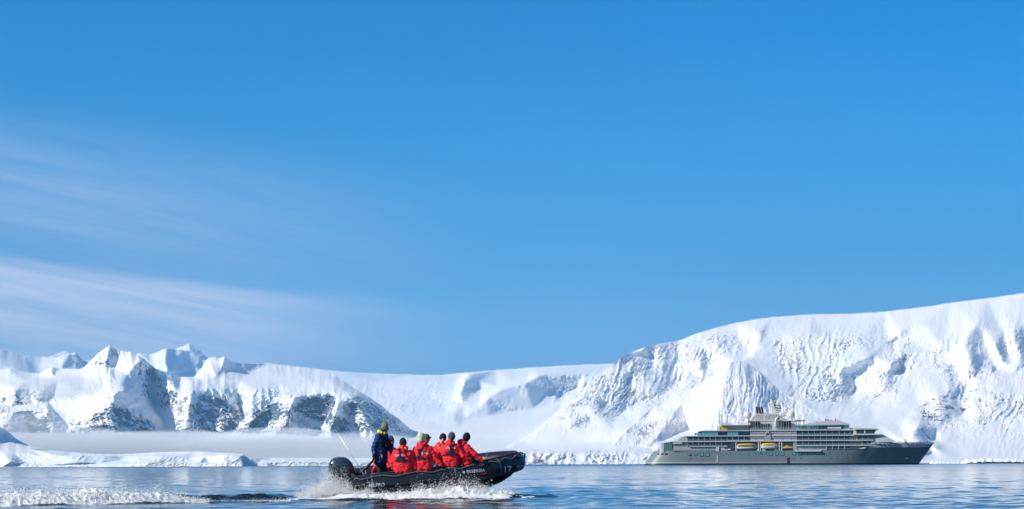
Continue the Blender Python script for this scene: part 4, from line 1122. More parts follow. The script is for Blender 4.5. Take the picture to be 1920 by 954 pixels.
# stepped forward bulwarks running down to the foredeck
MB().prism([(SX(1634), SZ(815.6)), (SX(1648), SZ(815.0)), (SX(1673), SZ(828.6)), (SX(1625), SZ(829.8)), (SX(1636), SZ(822.4)), (SX(1648), SZ(820.8)), (SX(1641), SZ(817.6))], -11.6, -11.2).build('bulwark', M_STRIPE, ship)
MB().prism([(SX(1634), SZ(815.6)), (SX(1648), SZ(815.0)), (SX(1673), SZ(828.6)), (SX(1625), SZ(829.8))], 11.2, 11.6).build('bulwark', M_STRIPE, ship)
MB().prism([(SX(1636), SZ(817.2)), (SX(1647), SZ(817.2)), (SX(1668), SZ(828.6)), (SX(1668), SZ(837)), (SX(1636), SZ(837))], -9.0, 9.0).build('forward_deckhouse', M_WHITE, ship)
MB().prism([(SX(1612), SZ(841.6)), (SX(1617), SZ(838.6)), (SX(1626), SZ(830.4)), (SX(1640), SZ(829.6)), (SX(1640), SZ(834.5)), (SX(1600), SZ(840.5)), (SX(1544), SZ(842.6)), (SX(1553), SZ(840.4)), (SX(1598), SZ(840.2))], -12.12, -11.95).build('bulwark', M_STRIPE, ship)
# foredeck gear
for x, w_, h_, c in ((1683, 6, 1.5, M_CREAM), (1695, 3, 5.5, M_CREAM), (1699, 1, 3, M_CREAM), (1724, 1, 1.5, M_RED), (1738, 1.2, 1.8, M_DARK), (1690, 3.5, -1.6, M_DARK)):
    sbox('deck_gear', x, x + w_, 828 - h_ if h_ > 0 else 828.6, 828.6 if h_ > 0 else 830.2, c, ya=-1.0 if h_ > 0 else -10.0, yb=1 if h_ > 0 else -9.0)
# openings in the bow bulwark
for x, hb in ((1680, 10.4), (1701, 9.0), (1711, 8.0), (1720, 7.0), (1729, 5.8)):
    o = MB().box((-0.55 if x > 1680 else -.7, -0.6, -0.2), (0.55, 0.6, 0.2), 0.08).build('fairlead', M_CREAM if x > 1680 else M_STRIPE, ship); o.location = (SX(x), -hull_half(SX(x) - .6, SZ(838, x)) + 0.35, SZ(831.8, x)); o.rotation_euler.z = math.atan((x - 1680) * 0.011 + .1)
# anchor pocket
o = MB().box((-1.3, -0.7, -0.3), (1.3, 0.4, 0.3), 0.1).build('anchor_pocket', M_DARK, ship); o.location = (SX(1696), -hull_half(SX(1696), SZ(855, 1696)) + .45, SZ(855, 1696)); o.rotation_euler.z = rad(22)
o = MB().prism([(-1.3, -0.5), (1.2, -0.5), (0.8, 0.1), (-0.5, 0.3), (-1.0, 0.0)], -0.45, 0.2).build('anchor', M_STRIPE, ship); o.location = (SX(1695.5), -hull_half(SX(1695.5), SZ(857.6, 1696)) + .2, SZ(857.6, 1696)); o.rotation_euler.z = rad(22)
# ship's name on the bow
text_mesh('ship_name', 'SILVER ENDEAVOUR', 1.75, M_DARK, ship, Matrix.Translation((SX(1661), -11.35, SZ(833.6, 1661))) @ Matrix.Rotation(rad(5.5), 4, 'Z') @ Matrix.Rotation(rad(90), 4, 'X') @ Matrix.Rotation(rad(-8), 4, 'X'), extrude=0.12, spacing=1.05, squeeze=0.70)

# stern: mooring openings, glass winter garden, rails
for x0, x1 in ((1232.5, 1236.5), (1239.5, 1244), (1245.2, 1251)):
    hb = hull_half(SX((x0 + x1) / 2), SZ(850.5, x0)) - 0.15
    o = MB().box((-(x1 - x0) * SC / 2, -0.4, -0.42), ((x1 - x0) * SC / 2, 0.5, 0.42), 0.12).build('mooring_opening', M_DARK, ship); o.location = (SX((x0 + x1) / 2), -hb, SZ(850.5, x0)); o.rotation_euler.z = rad(-16 if x0 < 1240 else -9)
# glass box with frames
g = MB().prism([(SX(1244), SZ(844.6)), (SX(1244), SZ(832)), (SX(1246), SZ(829)), (SX(1250), SZ(827.8)), (SX(1259), SZ(827.4)), (SX(1259), SZ(844.6))], -9.5, 9.5).build('glass_pavilion', simple_mat('green tinted glass', (0.015, 0.12, 0.09), 0.08, spec=1.0), ship)
f = MB()
for x in (1244, 1247.5, 1251, 1255, 1258.7): f.box((SX(x), -9.65, SZ(844.6)), (SX(x + 0.5), -9.5, SZ(828.2 if x > 1247 else 830.5)))
for y in (828.0, 833.0, 838.0, 843.8): f.box((SX(1244 if y > 830 else 1248), -9.65, SZ(y + 0.6)), (SX(1259), -9.52, SZ(y)))
f.build('pavilion_frame', simple_mat('pavilion frame', (0.25, 0.42, 0.38), 0.4), g)
sbox('stair_tower', 1260, 1277, 827.6, 832.0, M_STRIPE, ya=-12.1)
MB().prism([(SX(1264), SZ(827.5)), (SX(1268), SZ(827.5)), (SX(1281), SZ(817.2)), (SX(1290), SZ(817.2)), (SX(1290), SZ(836.2)), (SX(1262), SZ(836.2))], -10.9, 10.9).build('stern_house', M_GREYP, ship)


def railing(x0, x1, y, h=1.15, ya=-11.8, step=5.0):
    b = MB(); z0 = SZ(y, (x0 + x1) / 2)
    for i in range(int((x1 - x0) / step) + 1):
        x = SX(x0 + i * step); b.box((x - .05, ya - .05, z0), (x + .05, ya + .05, z0 + h))
    for k in (0.35, 0.7, 1.1): b.box((SX(x0), ya - .035, z0 + h * k - .035), (SX(x1), ya + .035, z0 + h * k + .035))
    return b.build('railing', M_RAIL, ship)


for a in ((1229, 1244, 845.0, 0.9, -10.3), (1259, 1345, 845.0, 1.2, -11.9), (1281, 1314, 816.6, 1.2, -11.6), (1264, 1281, 826.6, 1.2, -11.6), (1318, 1349, 808.0, 1.0, -9.5), (1352, 1404, 796.6, 1.1, -8.0), (1404, 1490, 788.6, 0.9, -8.5), (1404, 1490, 805.6, 1.1, -11.9), (1588, 1610, 804.5, 1.2, -10), (1650, 1672, 828.6, 1.0, -10.5)):
    railing(*a)
# long white bar and hull fittings amidships
sbox('hull_fender', 1341, 1342.6, 853.6, 866, M_CREAM, ya=-12.25, yb=-11.95)
sbox('side_box', 1340, 1345, 837.4, 845.6, M_STRIPE, ya=-12.2, yb=-9)
# platform under the forward lounge windows
sbox('balcony_platform', 1486, 1532, 843.8, 845.8, M_WHITE, ya=-13.4, yb=-11.9)
sbox('awning', 1489, 1532, 834.6, 835.8, simple_mat('tan strip', (0.34, 0.24, 0.18), 0.6), ya=-12.2, yb=-11.2)
# shell door and boarding step
sbox('shell_door', 1470.5, 1475.2, 856.8, 868.6, M_DARK, ya=-12.08, yb=-11.9)
# lifeboat deck: posts, davits and white lockers
for x in (1376, 1417.5, 1421, 1456, 1460.5):
    b = MB(); b.box((SX(x), -11.9, SZ(844.6)), (SX(x + 1.3), -11.2, SZ(827.2)), 0.05); b.box((SX(x), -12.3, SZ(829.6)), (SX(x + 1.3), -9.6, SZ(828.4)))
    b.build('davit', M_WHITE, ship)
for a in ((1349, 1356, 835.5, 842.5), (1361.5, 1366, 840.5, 843), (1425, 1431, 841.5, 844), (1448, 1454, 841.5, 844), (1416, 1420, 841, 844), (1484, 1489, 838, 844)):
    sbox('deck_locker', *a, M_WHITE, ya=-11.6, yb=-9.5)
sbox('side_door', 1468, 1470.5, 829, 833.5, M_GLASST, ya=-7.7, yb=-7.5)
sbox('column', 1482.5, 1489, 826.8, 844, M_GREYP, ya=-11.8, yb=-8)

# funnel, exhaust pipes, mast, crane
fn = MB().prism([(SX(1411), SZ(788.8)), (SX(1414), SZ(783)), (SX(1418), SZ(776.2)), (SX(1421), SZ(775.4)), (SX(1456), SZ(775.4)), (SX(1463), SZ(779)), (SX(1473), SZ(785.5)), (SX(1476), SZ(788.8))], -4.5, 4.5, bevel=0.1).build('funnel', None or simple_mat('funnel panels', (0.50, 0.47, 0.43), 0.55, var=0.22, vscale=1.3), ship)
b = MB()
for i in range(8): b.box((SX(1419 + i * 5.2), -4.62, SZ(788.5)), (SX(1419.25 + i * 5.2), -4.48, SZ(777)))
for y in (779, 782.5, 786): b.box((SX(1416), -4.62, SZ(y + .25)), (SX(1461), -4.48, SZ(y)))
b.build('panel_joint', M_GREYP, fn)
MB().tube([(SX(1436.8), -4.75, SZ(781.5)), (SX(1436.8), -4.45, SZ(781.5))], 1.5, 24).build('emblem_disc', M_STRIPE, fn)
em = MB()
for k in range(6):
    a = k * math.pi / 3
    em.tube([(SX(1436.8) + 0.15 * math.cos(a), -4.8, SZ(781.5) + 0.15 * math.sin(a)), (SX(1436.8) + 1.1 * math.cos(a + 0.5), -4.8, SZ(781.5) + 1.1 * math.sin(a + 0.5))], [0.12, 0.3], 6)
em.build('emblem', M_GREYP, fn)
pipe = MB().tube([(0.55, 0, -1), (0.3, 0, 1.5), (-0.1, 0, 3.6), (-0.35, 0, 4.2)], [0.60, 0.60, 0.60, 0.52], 12).build('exhaust_pipe', M_DARK, ship, smooth=True)
for i, x in enumerate((1421.3, 1426.2, 1430.8)):
    o = pipe if i == 0 else copy_obj(pipe, ship); o.location = (SX(x), 0.2, SZ(775.8))
mast = MB().prism([(SX(1446.6), SZ(748.5)), (SX(1449.8), SZ(748.5)), (SX(1453), SZ(760)), (SX(1458.6), SZ(777)), (SX(1448.6), SZ(777))], -1.3, 1.3, bevel=0.15).build('mast', M_CREAM, ship)
b = MB()
for y, x1, up in ((749, 1455, 2.6), (752, 1454, 0), (755, 1457, 2.0), (758.6, 1458, 0), (760.6, 1466, 0), (764, 1460, 2.2), (765, 1467, 0), (768.5, 1460, 1.5)):
    x0 = 1449.5 + (y - 749) * 0.33
    b.tube([(SX(x0), -.4, SZ(y)), (SX(x1), -.4, SZ(y))], 0.3, 6)
    if up: b.tube([(SX(x1), 0, SZ(y)), (SX(x1), 0, SZ(y - up))], 0.22, 6)
b.box((SX(1454), -.3, SZ(750)), (SX(1456.4), .3, SZ(744))).box((SX(1447), -.1, SZ(749)), (SX(1447.5), .1, SZ(744)))
b.build('radar_arm', simple_mat('antenna grey', (0.10, 0.09, 0.08), 0.5), mast)
for x in (1402.2, 1482.8):
    d = MB().sphere((0, 0, 0), 2.28, 28, 18).build('radome', M_CREAM, ship, smooth=True); d.location = (SX(x), -3.5, SZ(778))
    MB().tube([(0, 0, -3.9), (0, 0, -3.2), (0, 0, -2.0)], [1.25, 1.0, 1.05], 16).build('pedestal', M_CREAM, d, smooth=True)
b = MB()
b.tube([(SX(1451.6), -9.6, SZ(805.6)), (SX(1451.6), -9.6, SZ(790)), (SX(1453), -9.6, SZ(785.5)), (SX(1457), -9.6, SZ(783.2))], [0.75, 0.6, 0.55, 0.5], 10)
cr = b.build('deck_crane', M_CREAM, ship, smooth=True)
b = MB()
p0, p1 = Vector((SX(1456), -9.6, SZ(784.6))), Vector((SX(1470.5), -9.6, SZ(779.6)))
for dz in (0, 0.75): b.tube([p0 + Vector((0, 0, dz)), p1 + Vector((0, 0, dz * .3))], 0.13, 6)
for i in range(7):
    q = p0.lerp(p1, i / 6); q2 = p0.lerp(p1, min(1, (i + .5) / 6)) + Vector((0, 0, 0.6 * (1 - i / 9))); b.tube([q, q2], 0.08, 5)
b.tube([p1 + Vector((-0.6, 0, 0)), p1 + Vector((-0.6, 0, -1.6))], 0.07, 5)
b.build('jib', simple_mat('weathered jib', (0.20, 0.15, 0.09), 0.6), cr)
MB().sphere((SX(1456.8), -9.6, SZ(784.8)), 0.6, 10, 8).build('winch', M_DARK, cr)
# raked aft pole and yellow gear on the aft sun deck
MB().prism([(SX(1353.6), SZ(776.5)), (SX(1355.2), SZ(776.5)), (SX(1358.8), SZ(794.5)), (SX(1354.6), SZ(794.5))], -0.8, 0.8).build('aft_mast', M_STRIPE, ship)
sbox('deckhouse', 1352, 1371, 793.6, 797.4, M_GREYP, ya=-4)
# hangar door style frames and bars on the boat deck
b = MB()
for x in (1407, 1410.5, 1413.5, 1417.5, 1428, 1432, 1435.5, 1440.5, 1461, 1464.5, 1470.5, 1474.5): b.box((SX(x), -11.5, SZ(805.6)), (SX(x + .4), -11.2, SZ(790.6 if not 1425 < x < 1445 else 794)))
b.box((SX(1428), -11.5, SZ(794.4)), (SX(1434), -11.2, SZ(793.8))).box((SX(1435.5), -11.5, SZ(794.4)), (SX(1441), -11.2, SZ(793.8)))
b.build('boat_rack', M_RAIL, ship)
sbox('boat_bay', 1426, 1443, 795.2, 805.5, M_DARK, ya=-8.8, yb=-8.3)
b = MB(); b.box((SX(1430), -12.4, SZ(825)), (SX(1441), -11.9, SZ(817))); b.box((SX(1431), -12.6, SZ(817)), (SX(1433), -11.9, SZ(812))).box((SX(1438), -12.6, SZ(817)), (SX(1440), -11.9, SZ(812))); b.sphere((SX(1434), -12.3, SZ(811)), 0.7, 8, 6).sphere((SX(1437), -12.3, SZ(811)), 0.7, 8, 6)
b.build('sliding_davit', M_GREYP, ship)

# things carried by the ship
def lifeboat(xc, yc, length, label, open_windows):
    L = length * SC / 2
    r = empty('lifeboat', ship_origin + Vector((SX(xc), -11.3, SZ(yc))))
    tag(r, label, 'lifeboat', 'lifeboats hanging in the davits of the ship')
    def loft(stations, nm, mat):
        bm = bmesh.new(); R = []
        for x, hw, z0, z1, rnd in stations:
            ring = []
            for k in range(13):
                th = math.pi * k / 12
                c, s_ = math.cos(th), math.sin(th)
                ring.append(bm.verts.new((x, hw * math.copysign(abs(c) ** rnd, c), z0 + (z1 - z0) * abs(s_) ** rnd)))
            R.append(ring)
        for i in range(len(R) - 1):
            for k in range(12): bm.faces.new((R[i][k], R[i][k + 1], R[i + 1][k + 1], R[i + 1][k]))
            bm.faces.new((R[i][12], R[i][0], R[i + 1][0], R[i + 1][12]))
        bm.faces.new(R[0]); bm.faces.new(R[-1])
        bmesh.ops.recalc_face_normals(bm, faces=bm.faces)
        me = bpy.data.meshes.new(nm); bm.to_mesh(me); bm.free()
        for p in me.polygons: p.use_smooth = True
        return mesh_obj(nm, me, mat, r)
    loft([(-L, 0.5, 0.2, -0.9, .7), (-L * .9, 1.2, 0.2, -1.4, .7), (-L * .5, 1.6, 0.2, -1.7, .7), (L * .5, 1.6, 0.2, -1.7, .7), (L * .85, 1.0, 0.2, -1.4, .8), (L, 0.15, 0.25, -0.5, 1)], 'hull', M_LBW)
    loft([(-L * .97, 0.8, 0.2, 0.9, .6), (-L * .85, 1.45, 0.2, 1.5, .6), (-L * .3, 1.55, 0.2, 1.75, .6), (L * .35, 1.55, 0.2, 1.75, .6), (L * .8, 1.1, 0.2, 1.3, .7), (L * .97, 0.3, 0.2, 0.6, 1)], 'canopy', M_YEL)
    if open_windows:
        w = MB().box((-0.42, -0.06, -0.22), (0.42, 0.06, 0.22), 0.05).build('window', M_DARK, r)
        for i in range(9):
            o = w if i == 0 else copy_obj(w, r)
            o.location = (-L * .78 + i * L * .185, -1.53 + (0.12 if i > 7 else 0), 0.62)
    MB().tube([(-L * .95, -1.35, 0.22), (-L * .5, -1.68, 0.22), (L * .5, -1.68, 0.22), (L * .85, -1.1, 0.22), (L, -.2, .25)], 0.1, 6).build('rubbing_strip', M_DARK if open_windows else M_LBW, r)
    return r


lifeboat(1396.5, 836.6, 37, 'aft yellow and white lifeboat with a row of dark windows, hanging on the ship', True)
lifeboat(1439, 835.8, 32, 'smooth yellow topped grey lifeboat without windows, hanging amidships on the ship', False)
rb = empty('rescue_boat', ship_origin + Vector((SX(1473), -11.0, SZ(838.5))))
tag(rb, 'small open yellow rescue boat stowed forward of the two lifeboats on the ship', 'boat')
MB().tube([(-3.2, 0, 0), (-2.5, 0, -.1), (1.5, 0, -.1), (2.8, 0, 0.1), (3.3, 0, .4)], [0.35, 0.62, 0.62, 0.4, 0.15], 12, squash=(1, 1.3, 1)).build('hull', M_YEL, rb, smooth=True)
MB().box((-1.6, -.5, .4), (0.1, .5, 1.1), 0.1).tube([(-2.4, 0, .3), (-2.7, 0, 1.3)], .12, 6).build('console', M_YEL, rb)
MB().box((-2.0, -.7, -.75), (1.6, .7, -.45)).build('cradle', M_DARK, rb)
yk = empty('yellow_raft_rack', ship_origin + Vector((SX(1356.5), -8.2, SZ(807))))
tag(yk, 'larger yellow gear rack on the aft sun deck of the ship, nearest the stern', 'gear rack')
MB().box((-2.4, -1, 0.2), (2.4, 1, 1.9), 0.25).build('cover', M_YEL, yk)
b = MB()
for i in range(6): b.box((-2.4 + i * .95, -1.15, 0), (-2.25 + i * .95, 1.15, 2.1))
b.build('frame', simple_mat('rack olive', (0.25, 0.23, 0.05), 0.6), yk)
yk = empty('yellow_raft_rack', ship_origin + Vector((SX(1374), -8.2, SZ(807))))
tag(yk, 'lower flat yellow gear rack on the aft sun deck, nearer the left radome', 'gear rack')
MB().box((-2.2, -1, 0.1), (2.2, 1, 0.9), 0.2).build('cover', M_YEL, yk)
b = MB()
for i in range(5): b.box((-2.2 + i * 1.05, -1.15, 0), (-2.05 + i * 1.05, 1.15, 1.0))
b.build('frame', bpy.data.materials['rack olive'], yk)

# black inflatables stored in two racks, bows sticking out
M_RUB = simple_mat('black rubber far', (0.012, 0.013, 0.016), 0.5)
inf_me = MB()
inf_me.tube([(-2.6, -1.1, 0.2), (-1.9, -1.1, 0), (1.2, -1.0, 0), (2.3, -.5, .25), (2.75, 0, .4), (2.3, .5, .25), (1.2, 1.0, 0), (-1.9, 1.1, 0), (-2.6, 1.1, 0.2)], [0.08, .36, .40, .40, .38, .40, .40, .36, .08], 8)
inf_me.box((-2.1, -1.2, -.36), (1.6, 1.2, .12))
inf = inf_me.build('stored_inflatable', M_RUB, None, smooth=True)
names = ('lowest', 'second from the bottom', 'third from the bottom', 'topmost')
k = 0
for xc, where in ((1412.5, 'aft stack below the left radome'), (1468.5, 'forward stack below the right radome')):
    for lv in range(4):
        o = inf if k == 0 else inf.copy()
        if k: col.objects.link(o)
        o.location = ship_origin + Vector((SX(xc), -10.0, SZ(803.2) + lv * 1.12)); k += 1; o.scale = (1.12, 1.0, 1.45)
        if xc < 1440: o.rotation_euler.z = math.pi if lv % 2 else 0
        tag(o, '%s of four black inflatables in the %s' % (names[lv], where), 'inflatable boat', 'spare inflatable boats racked on the ship')
# tender at the shell door
td = empty('tender_boat', at(1466.5, 870.0, SHIP_D - 16)); td.location.z = 0.0
tag(td, 'small black inflatable tender lying alongside the open shell door of the ship', 'boat')
t_ = MB(); t_.tube([(-3.0, -1.1, 0.35), (-2.3, -1.1, .3), (1.5, -1.0, .3), (2.7, -.4, .65), (3.1, 0, .8), (2.7, .4, .65), (1.5, 1.0, .3), (-2.3, 1.1, .3), (-3.0, 1.1, 0.35)], [0.1, .28, .3, .3, .3, .3, .3, .28, .1], 8)
t_.build('tube', M_RUB, td, smooth=True)
MB().box((-2.2, -.9, 0.05), (1.8, .9, .2)).build('floor', M_RUB, td); MB().box((-3.0, -.25, .2), (-2.5, .25, 1.1), .1).build('outboard_motor', M_RUB, td)
td.rotation_euler.z = math.pi
# ------------------------------------------------------------------ the inflatable boat
from mathutils.bvhtree import BVHTree
M_TUBE = simple_mat('black hypalon tube', (0.013, 0.017, 0.023), 0.38, spec=0.55, var=0.35, vscale=3.0, bump=0.15, bscale=14)
M_TUBE2 = simple_mat('grey black trim', (0.045, 0.052, 0.058), 0.5, var=0.2, vscale=6)
M_KEEL = simple_mat('black hull bottom', (0.008, 0.010, 0.013), 0.35, spec=0.6, var=0.3, vscale=3)
M_FLOOR = simple_mat('deck grey', (0.10, 0.13, 0.16), 0.5, var=0.2, vscale=5)
M_CANVAS = simple_mat('worn canvas lining', (0.19, 0.19, 0.17), 0.75, var=0.3, vscale=4)
M_TAN = simple_mat('tan wood panel', (0.33, 0.25, 0.15), 0.6, var=0.3, vscale=6)
M_ROPE = simple_mat('lifeline rope', (0.14, 0.17, 0.17), 0.7, var=0.4, vscale=14)
M_LETTER = simple_mat('white lettering', (0.62, 0.68, 0.72), 0.5)
M_LETTERRED = simple_mat('red lettering patch', (0.62, 0.03, 0.03), 0.5)
M_STEEL = simple_mat('steel', (0.52, 0.52, 0.50), 0.3, metal=0.7)

RB = Matrix.Rotation(rad(10), 3, 'Z') @ Matrix.Rotation(rad(-5.2), 3, 'Y') @ Matrix.Rotation(rad(6.5), 3, 'X')
TB = at(672, 907.5, 56.6) - RB @ Vector((0.75, -0.88, 0.27))
boat = empty('inflatable_boat', TB, RB.to_euler())
tag(boat, 'black inflatable motor boat numbered 17 carrying eight people and speeding to the right', 'inflatable boat')


def B(x, y, z): return TB + RB @ Vector((x, y, z))


def side_path(sg):
    pts = []
    for x, y, z, r in ((0.0, .88, .27, .045), (.12, .88, .27, .10), (.35, .88, .27, .18), (.60, .88, .27, .245), (.80, .88, .27, .272), (1.6, .89, .27, .275), (2.5, .89, .275, .275), (3.3, .885, .29, .275), (3.9, .86, .305, .276), (4.35, .80, .325, .278),
                       (4.75, .69, .345, .285), (5.10, .54, .365, .29), (5.40, .36, .38, .29), (5.60, .18, .39, .285), (5.66, 0.0, .395, .28)):
        pts.append(((x, sg * y, z), r))
    return pts


def smooth_path(pts, k=4):
    P = [Vector(p) for p, r in pts]; R = [r for p, r in pts]; out = []; rr = []
    for i in range(len(P) - 1):
        p0 = P[max(i - 1, 0)]; p1 = P[i]; p2 = P[i + 1]; p3 = P[min(i + 2, len(P) - 1)]
        for j in range(k):
            t = j / k
            out.append(0.5 * ((2 * p1) + (p2 - p0) * t + (2 * p0 - 5 * p1 + 4 * p2 - p3) * t * t + (3 * p1 - p0 - 3 * p2 + p3) * t ** 3)); rr.append(R[i] * (1 - t) + R[i + 1] * t)
    out.append(P[-1]); rr.append(R[-1])
    return out, rr


near_pts, rad_pts = smooth_path(side_path(-1)); far_pts, _ = smooth_path(side_path(1))
full = near_pts + far_pts[::-1][1:]; fr = rad_pts + rad_pts[::-1][1:]
tube_o = MB().tube(full, fr, 28).build('tube', M_TUBE, boat, smooth=True)
# seams round the tube, rubbing strakes and trim
for i in (18, 30, 42):
    for L in (near_pts, far_pts):
        t = (L[i + 1] - L[i - 1]).normalized(); MB().tube([L[i] - t * .03, L[i] + t * .03], rad_pts[i] + .004, 28).build('tube_seam', M_TUBE2, boat, smooth=True)
def offset_line(L, R, ang, k0, k1, out=0.0):
    res = []
    for i in range(k0, k1):
        t = (L[min(i + 1, len(L) - 1)] - L[max(i - 1, 0)]).normalized()
        side = t.cross(Vector((0, 0, 1))).normalized()
        if L is far_pts: side = -side
        up = Vector((0, 0, 1))
        res.append(L[i] + (side * math.cos(ang) + up * math.sin(ang)) * (R[i] + out))
    return res
nall, fall = near_pts, far_pts
for ang, rr_ in ((rad(-38), .020), (rad(-52), .020)):
    MB().tube(offset_line(nall, rad_pts, ang, 13, len(nall) - 1) + offset_line(fall, rad_pts, ang, 13, len(fall) - 1)[::-1], rr_, 8).build('rubbing_strake', M_TUBE2, boat, smooth=True)
for L in (near_pts, far_pts):
    MB().tube(offset_line(L, rad_pts, rad(78), 18, len(L) - 2, 0.012), .02, 6, squash=None).build('top_wear_strip', M_TUBE2, boat, smooth=True)
# vee bottom
bm = bmesh.new(); rows_ = []
for x, hb, zc, zk in ((.62, .80, .10, -.28), (1.5, .84, .08, -.34), (2.6, .84, .08, -.40), (3.5, .80, .12, -.44), (4.2, .70, .16, -.43), (4.75, .54, .20, -.33), (5.15, .38, .22, -.20), (5.45, .20, .24, -.04), (5.68, .04, .28, .14)):
    ring = [(x, -hb, zc), (x, -hb * .72, zc * .45 + zk * .55 - .02), (x, -hb * .3, zc * .12 + zk * .88), (x, 0, zk), (x, hb * .3, zc * .12 + zk * .88), (x, hb * .72, zc * .45 + zk * .55 - .02), (x, hb, zc)]
    rows_.append([bm.verts.new(p) for p in ring])
for i in range(len(rows_) - 1):
    for k in range(6): bm.faces.new((rows_[i][k], rows_[i + 1][k], rows_[i + 1][k + 1], rows_[i][k + 1]))
    bm.faces.new((rows_[i][6], rows_[i + 1][6], rows_[i + 1][0], rows_[i][0]))
bm.faces.new(rows_[0]); bm.faces.new(rows_[-1])
bmesh.ops.recalc_face_normals(bm, faces=bm.faces); bmesh.ops.subdivide_edges(bm, edges=bm.edges, cuts=1, use_grid_fill=True)
me = bpy.data.meshes.new('keel'); bm.to_mesh(me); bm.free()
for p in me.polygons: p.use_smooth = True
mesh_obj('keel', me, M_KEEL, boat)
MB().prism([(.7, -.66), (4.3, -.64), (4.9, -.45), (5.3, -.15), (5.3, .15), (4.9, .45), (4.3, .64), (.7, .66)], .13, .17, axes='xy').build('floor', M_FLOOR, boat)
MB().box((.62, -.68, .05), (.70, .68, .52), .02).build('transom', M_TUBE2, boat)
# bow lining, tan board and locker
bm = MB()
bm.prism([(4.2, -.62), (4.75, -.46), (5.15, -.28), (5.32, 0), (5.15, .28), (4.75, .46), (4.2, .62)], .42, .46, axes='xy')
bm.build('bow_cover', M_CANVAS, boat)
MB().box((4.65, -.18, .465), (4.95, .20, .58), .03, rot=Matrix.Rotation(rad(14), 3, 'Y')).build('tan_board', M_TAN, boat)
MB().box((3.7, -.42, .17), (4.45, .42, .60), .05).build('locker', M_FLOOR, boat)
# life lines
for L in (near_pts, far_pts):
    anchors = [14, 19, 24, 29, 34, 39, 44, 49, 54]
    pts = []
    for a, c in zip(anchors[:-1], anchors[1:]):
        lo_a = offset_line(L, rad_pts, rad(52), a, a + 1, .035)[0]; lo_c = offset_line(L, rad_pts, rad(52), c, c + 1, .035)[0]
        mid = offset_line(L, rad_pts, rad(34), (a + c) // 2, (a + c) // 2 + 1, .04)[0]
        pts += [lo_a, lo_a.lerp(mid, .6), mid, lo_c.lerp(mid, .6)]
    pts.append(lo_c)
    MB().tube(pts, .012, 6).build('life_line', M_ROPE, boat, smooth=True)
    pb = None
    for a in anchors:
        p = offset_line(L, rad_pts, rad(52), a, a + 1, .008)[0]
        if pb is None: pb = MB().sphere((0, 0, 0), .05, 12, 6, (1, 1, .45)).build('line_patch', M_TUBE2, boat, smooth=True); o = pb
        else: o = copy_obj(pb, boat)
        o.location = p; o.rotation_euler = (rad(38) * (1 if L is near_pts else -1), 0, 0)
# bow handle rings
for dx_, a0, rr_ in ((5.80, 0, .13), (5.52, -.26, .10)):
    pts = [Vector((dx_ + rr_ * math.cos(t), a0, .52 + rr_ * math.sin(t))) for t in np.linspace(-2.2, 2.2, 14)]
    MB().tube(pts, .017, 8).build('bow_handle', M_TUBE2, boat, smooth=True)
for x, y in ((5.35, -.10), (5.0, -.52), (4.4, -.76), (5.1, .5), (4.4, .8), (3.6, .88), (2.9, .88), (4.75, .68)):
    MB().tube([(x, y, .30), (x, y, .30 + .32)], [.03, .026], 8).build('valve', M_TUBE2, boat)
# outboard motor
mot = empty('outboard_motor', TB, RB.to_euler())
tag(mot, 'dark navy outboard motor with a red flash on the stern of the number 17 boat', 'outboard motor')
M_COWL = simple_mat('navy cowling', (0.030, 0.046, 0.066), 0.26, spec=0.6, var=0.1, vscale=3, coat=0.4)
b = MB(); bmv = b.bm
secs = [(-.03, .10, .55, .74), (.0, .16, .48, .86), (.07, .20, .45, .96), (.18, .22, .44, 1.02), (.33, .225, .43, 1.03), (.48, .22, .43, 1.01), (.60, .20, .44, .94), (.69, .17, .45, .82), (.75, .12, .47, .66), (.77, .05, .50, .58)]
RR_ = []
for x, hw, z0, z1 in secs:
    ring = []
    for k in range(20):
        th = 2 * math.pi * k / 20; c, s_ = math.cos(th), math.sin(th)
        e = .62
        ring.append(bmv.verts.new((x + .06 * (0 if s_ > 0 else -s_), hw * math.copysign(abs(c) ** e, c), (z0 + z1) / 2 + (z1 - z0) / 2 * math.copysign(abs(s_) ** .8, s_))))
    RR_.append(ring)
for i in range(len(RR_) - 1):
    for k in range(20): bmv.faces.new((RR_[i][k], RR_[i][(k + 1) % 20], RR_[i + 1][(k + 1) % 20], RR_[i + 1][k]))
bmv.faces.new(RR_[0]); bmv.faces.new(RR_[-1])
cowl = b.build('cowling', M_COWL, mot, smooth=True)
MB().box((.10, -.16, .20), (.62, .16, .46), .06).build('midsection', M_TUBE2, mot)
MB().box((.22, -.09, -.35), (.46, .09, .25), .05).build('drive_leg', M_TUBE2, mot)
MB().prism([(.05, -.42), (.50, -.42), (.48, -.36), (.0, -.34)], -.14, .14).build('cavitation_plate', M_TUBE2, mot)
MB().box((.02, -.20, .80), (.08, -.12, .87), .01).build('air_vent', M_DARK, mot)
MB().tube([(.72, -.04, .45), (.90, -.08, .50), (1.12, -.10, .66), (1.30, -.10, .82)], [.06, .05, .045, .035], 10).build('tiller', simple_mat('tiller black red', (0.06, 0.012, 0.015), 0.4, var=.5, vscale=9), mot, smooth=True)
MB().tube([(1.27, -.10, .80), (1.37, -.10, .89), (1.42, -.10, .92)], [.028, .032, .028], 10).tube([(1.3, -.14, .88), (1.3, -.10, .80)], .02, 6).build('throttle_grip', M_DARK, mot, smooth=True)
MB().tube([(1.0, -.02, .50), (.8, 0, .42), (.7, 0, .3)], .05, 8).build('steering_bracket', M_TUBE2, mot)
